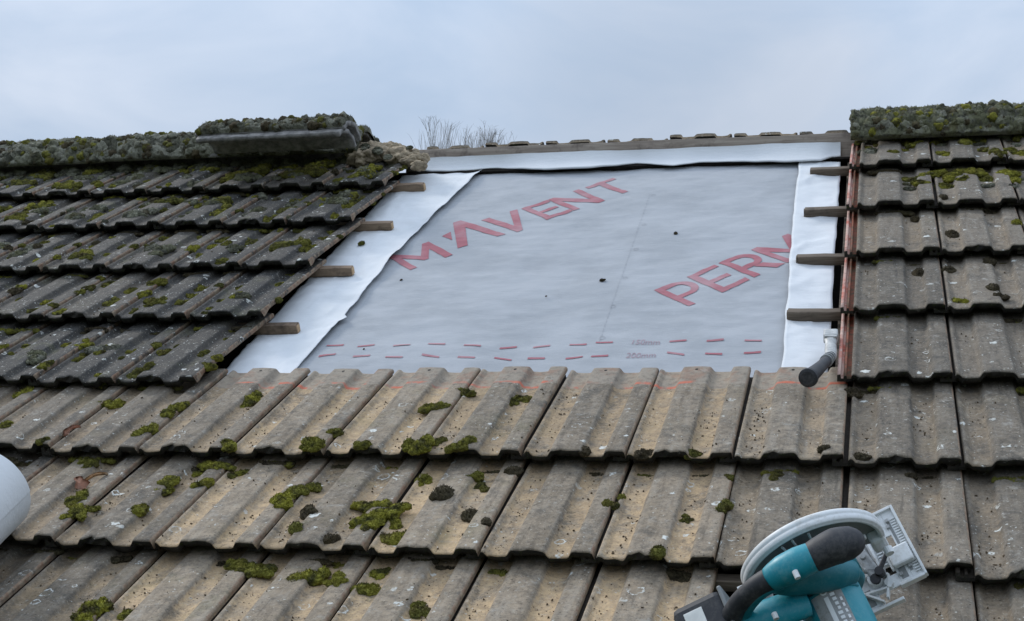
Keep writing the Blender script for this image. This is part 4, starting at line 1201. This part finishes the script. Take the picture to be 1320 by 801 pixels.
leaf(95, 563, .060, 1.0, 'small orange dry leaf near the tile nose above the white roll')
# crumbs of earth washed into the channels: one scattered heap nobody could count
bm = bmesh.new(); rg = random.Random(21)
for (i, r), t in tiles.items():
    if r > 4: continue
    for _ in range(110 if (r < 2 and i > -8) else 40):
        if rg.random() < .78: x = rg.choice((rg.gauss(.045, .013), rg.gauss(.204, .016)))
        else: x = rg.uniform(.01, .29)
        y = rg.uniform(.02, G - .02)
        if noise.noise(Vector((x * 6 + i, y * 5 + r * 3, 2))) < rg.uniform(-.3, .35): continue
        x = min(.29, max(.004, x)); z = float(np.interp(x / CW, [a for a, b in PROF], [b for a, b in PROF]))
        s = rg.choice((.0012, .0016, .0016, .0022, .0032))
        c = ROOF.inverted() @ (t.matrix_world @ Vector((x, y, z + s * .3)))
        res = bmesh.ops.create_icosphere(bm, subdivisions=1, radius=s)
        R_ = Euler((rg.uniform(0, 6), rg.uniform(0, 6), rg.uniform(0, 6))).to_matrix()
        for v in res['verts']: v.co = R_ @ Vector((v.co.x * 1.5, v.co.y, v.co.z * .7)) * rg.uniform(.75, 1.2) + c
dc = link('earth_crumbs', to_mesh(bm, 'earth_crumbs', M_CRUMB, recalc=False), mw=ROOF)
tag(dc, 'dark crumbs of earth and moss scattered in the tile channels', 'debris', kind='stuff')

# ---------------------------------------------------------------- bare tree beyond the ridge
def tree():
    rg = random.Random(4)
    D = 17.0
    cdir = (ROOF.to_3x3() @ Vector(RC.T @ np.array([(612 - 660) / FPX, (188 - 400.5) / FPX, 1.0])))
    cw = ROOF @ camv
    t = D / cdir.y
    top = cw + cdir * t                         # where the crown shows over the ridge
    base = Vector((top.x, top.y, 0))
    rt = empty('bare_tree', Matrix.Translation(base))
    Ht = top.z
    bm = bmesh.new()
    tube(bm, [(0, 0, -.3), (.05, 0, Ht * .2), (.0, .05, Ht * .45), (.04, 0, Ht * .62)], [.20, .16, .12, .085], 10)
    link('trunk', to_mesh(bm, 'trunk', M_BARK, smooth=True), rt)
    bm = bmesh.new()
    def limb(p, d, L, r, lev):
        pts = [p]; q = p.copy(); dd = d.copy()
        for k in range(4):
            dd = (dd + Vector((rg.uniform(-.16, .16), rg.uniform(-.16, .16), .10))).normalized(); q = q + dd * L / 4; pts.append(q.copy())
        tube(bm, pts, [r, r * .85, r * .7, r * .55, r * .35], 5 if lev else 7, cap=False)
        if lev >= 4: return
        for k in range((6, 6, 5, 4)[lev]):
            tt = rg.uniform(.25, 1); i_ = min(3, int(tt * 4)); b_ = pts[i_].lerp(pts[i_ + 1], tt * 4 - i_)
            side = Vector((rg.uniform(-1, 1), rg.uniform(-1, 1), rg.uniform(.3, 1.1))).normalized()
            limb(b_, (dd * .55 + side * .7).normalized(), L * rg.uniform(.5, .72), max(.0032, r * .48), lev + 1)
    for k in range(9):
        a = k * .9
        limb(Vector((.02, 0, Ht * (.50 + .015 * k))), Vector((math.cos(a) * .42, math.sin(a) * .42, 1)).normalized(), Ht * .24, .05, 0)
    zs = sorted((v.co.z for v in bm.verts), reverse=True); zt = zs[len(zs) // 60]
    sc = (Ht + .27 - Ht * .5) / (zt - Ht * .5)
    for v in bm.verts:
        v.co.z = Ht * .5 + (v.co.z - Ht * .5) * sc
        e = v.co.z - Ht
        A_ = .16 + .14 * noise.noise(Vector((v.co.x * 1.7, v.co.y * 1.7, 3)))
        if e > 0: v.co.z = Ht + A_ * (1 - math.exp(-e / A_))
        v.co.x = v.co.x * .46 - .10; v.co.y *= .46
    link('crown', to_mesh(bm, 'crown', M_BARK, recalc=False), rt)
    tag(rt, 'bare winter tree whose twigs show above the ridge board', 'tree')
tree()

# ---------------------------------------------------------------- ground
bm = bmesh.new()
bmesh.ops.create_grid(bm, x_segments=8, y_segments=8, size=2500)
gr = link('ground', to_mesh(bm, 'ground', M_GRASS)); tag(gr, kind='structure')

# ---------------------------------------------------------------- sky and light
SUN_AZ, SUN_EL = math.radians(-62), math.radians(42)      # from the left, beyond the ridge
W = bpy.data.worlds.new('World'); S.world = W; W.use_nodes = True
t = W.node_tree; t.nodes.clear()
out = t.nodes.new('ShaderNodeOutputWorld'); bg = t.nodes.new('ShaderNodeBackground'); t.links.new(bg.outputs[0], out.inputs[0])
sky = t.nodes.new('ShaderNodeTexSky'); sky.sky_type = 'NISHITA'; sky.sun_disc = False
sky.sun_elevation = SUN_EL; sky.sun_rotation = SUN_AZ; sky.dust_density = 2.0; sky.air_density = 1.0
tc = t.nodes.new('ShaderNodeTexCoord')
mp = t.nodes.new('ShaderNodeMapping'); mp.inputs['Scale'].default_value = (1.0, 1.0, 2.2); t.links.new(tc.outputs['Generated'], mp.inputs[0])
n1 = t.nodes.new('ShaderNodeTexNoise'); n1.inputs['Scale'].default_value = 4.2; n1.inputs['Detail'].default_value = 6; n1.inputs['Roughness'].default_value = .52; n1.inputs['Distortion'].default_value = .4
t.links.new(mp.outputs[0], n1.inputs['Vector'])
rp = t.nodes.new('ShaderNodeValToRGB'); t.links.new(n1.outputs['Fac'], rp.inputs[0])
rp.color_ramp.elements[0].position = .36; rp.color_ramp.elements[0].color = (3.95, 4.95, 6.4, 1)
rp.color_ramp.elements[1].position = .62; rp.color_ramp.elements[1].color = (5.65, 6.35, 7.5, 1)
sx = t.nodes.new('ShaderNodeSeparateXYZ'); t.links.new(tc.outputs['Generated'], sx.inputs[0])
zr = t.nodes.new('ShaderNodeMapRange'); zr.interpolation_type = 'SMOOTHSTEP'
zr.inputs[1].default_value = .12; zr.inputs[2].default_value = .95; zr.inputs[3].default_value = 1.0; zr.inputs[4].default_value = 2.3
t.links.new(sx.outputs[2], zr.inputs[0])
# a heavier bank of cloud right of the middle
bd_ = (ROOF.to_3x3() @ Vector(RC.T @ np.array([(880 - 660) / FPX, (70 - 400.5) / FPX, 1.0]))).normalized()
dt = t.nodes.new('ShaderNodeVectorMath'); dt.operation = 'DOT_PRODUCT'; dt.inputs[1].default_value = bd_; t.links.new(tc.outputs['Generated'], dt.inputs[0])
ad = t.nodes.new('ShaderNodeMath'); ad.operation = 'MULTIPLY_ADD'; ad.inputs[1].default_value = .020; t.links.new(n1.outputs['Fac'], ad.inputs[0]); t.links.new(dt.outputs['Value'], ad.inputs[2])
bk_ = t.nodes.new('ShaderNodeMapRange'); bk_.interpolation_type = 'SMOOTHSTEP'; t.links.new(ad.outputs[0], bk_.inputs[0])
bk_.inputs[1].default_value = .997; bk_.inputs[2].default_value = 1.011; bk_.inputs[3].default_value = 1.0; bk_.inputs[4].default_value = .86
ml = t.nodes.new('ShaderNodeMath'); ml.operation = 'MULTIPLY'; t.links.new(zr.outputs[0], ml.inputs[0]); t.links.new(bk_.outputs[0], ml.inputs[1])
vm = t.nodes.new('ShaderNodeVectorMath'); vm.operation = 'SCALE'; t.links.new(rp.outputs[0], vm.inputs[0]); t.links.new(ml.outputs[0], vm.inputs['Scale'])
mx = t.nodes.new('ShaderNodeMix'); mx.data_type = 'RGBA'; mx.inputs[0].default_value = .88
t.links.new(sky.outputs[0], mx.inputs[6]); t.links.new(vm.outputs[0], mx.inputs[7])
t.links.new(mx.outputs[2], bg.inputs[0]); bg.inputs[1].default_value = .09
sd = bpy.data.lights.new('sun', 'SUN'); sd.energy = 1.7; sd.angle = math.radians(14); sd.color = (1.0, .97, .92)
so = bpy.data.objects.new('sun', sd); COL.objects.link(so)
dv = Vector((math.sin(SUN_AZ) * math.cos(SUN_EL), math.cos(SUN_AZ) * math.cos(SUN_EL), math.sin(SUN_EL)))
so.rotation_euler = dv.to_track_quat('Z', 'Y').to_euler(); so.location = (0, 0, 20)

S.render.engine = 'CYCLES'
S.view_settings.view_transform = 'Standard'; S.view_settings.look = 'None'
S.view_settings.exposure = 0.24; S.view_settings.gamma = 1.0; S.view_settings.use_curve_mapping = False
labels = {}
for o in bpy.data.objects:
    if 'label' in o: labels.setdefault(o['label'], []).append(o.name)
for k, v in labels.items():
    if len(v) > 1: print('DUPLICATE LABEL', k, v)
    if not 4 <= len(k.split()) <= 16: print('LABEL LENGTH', k)
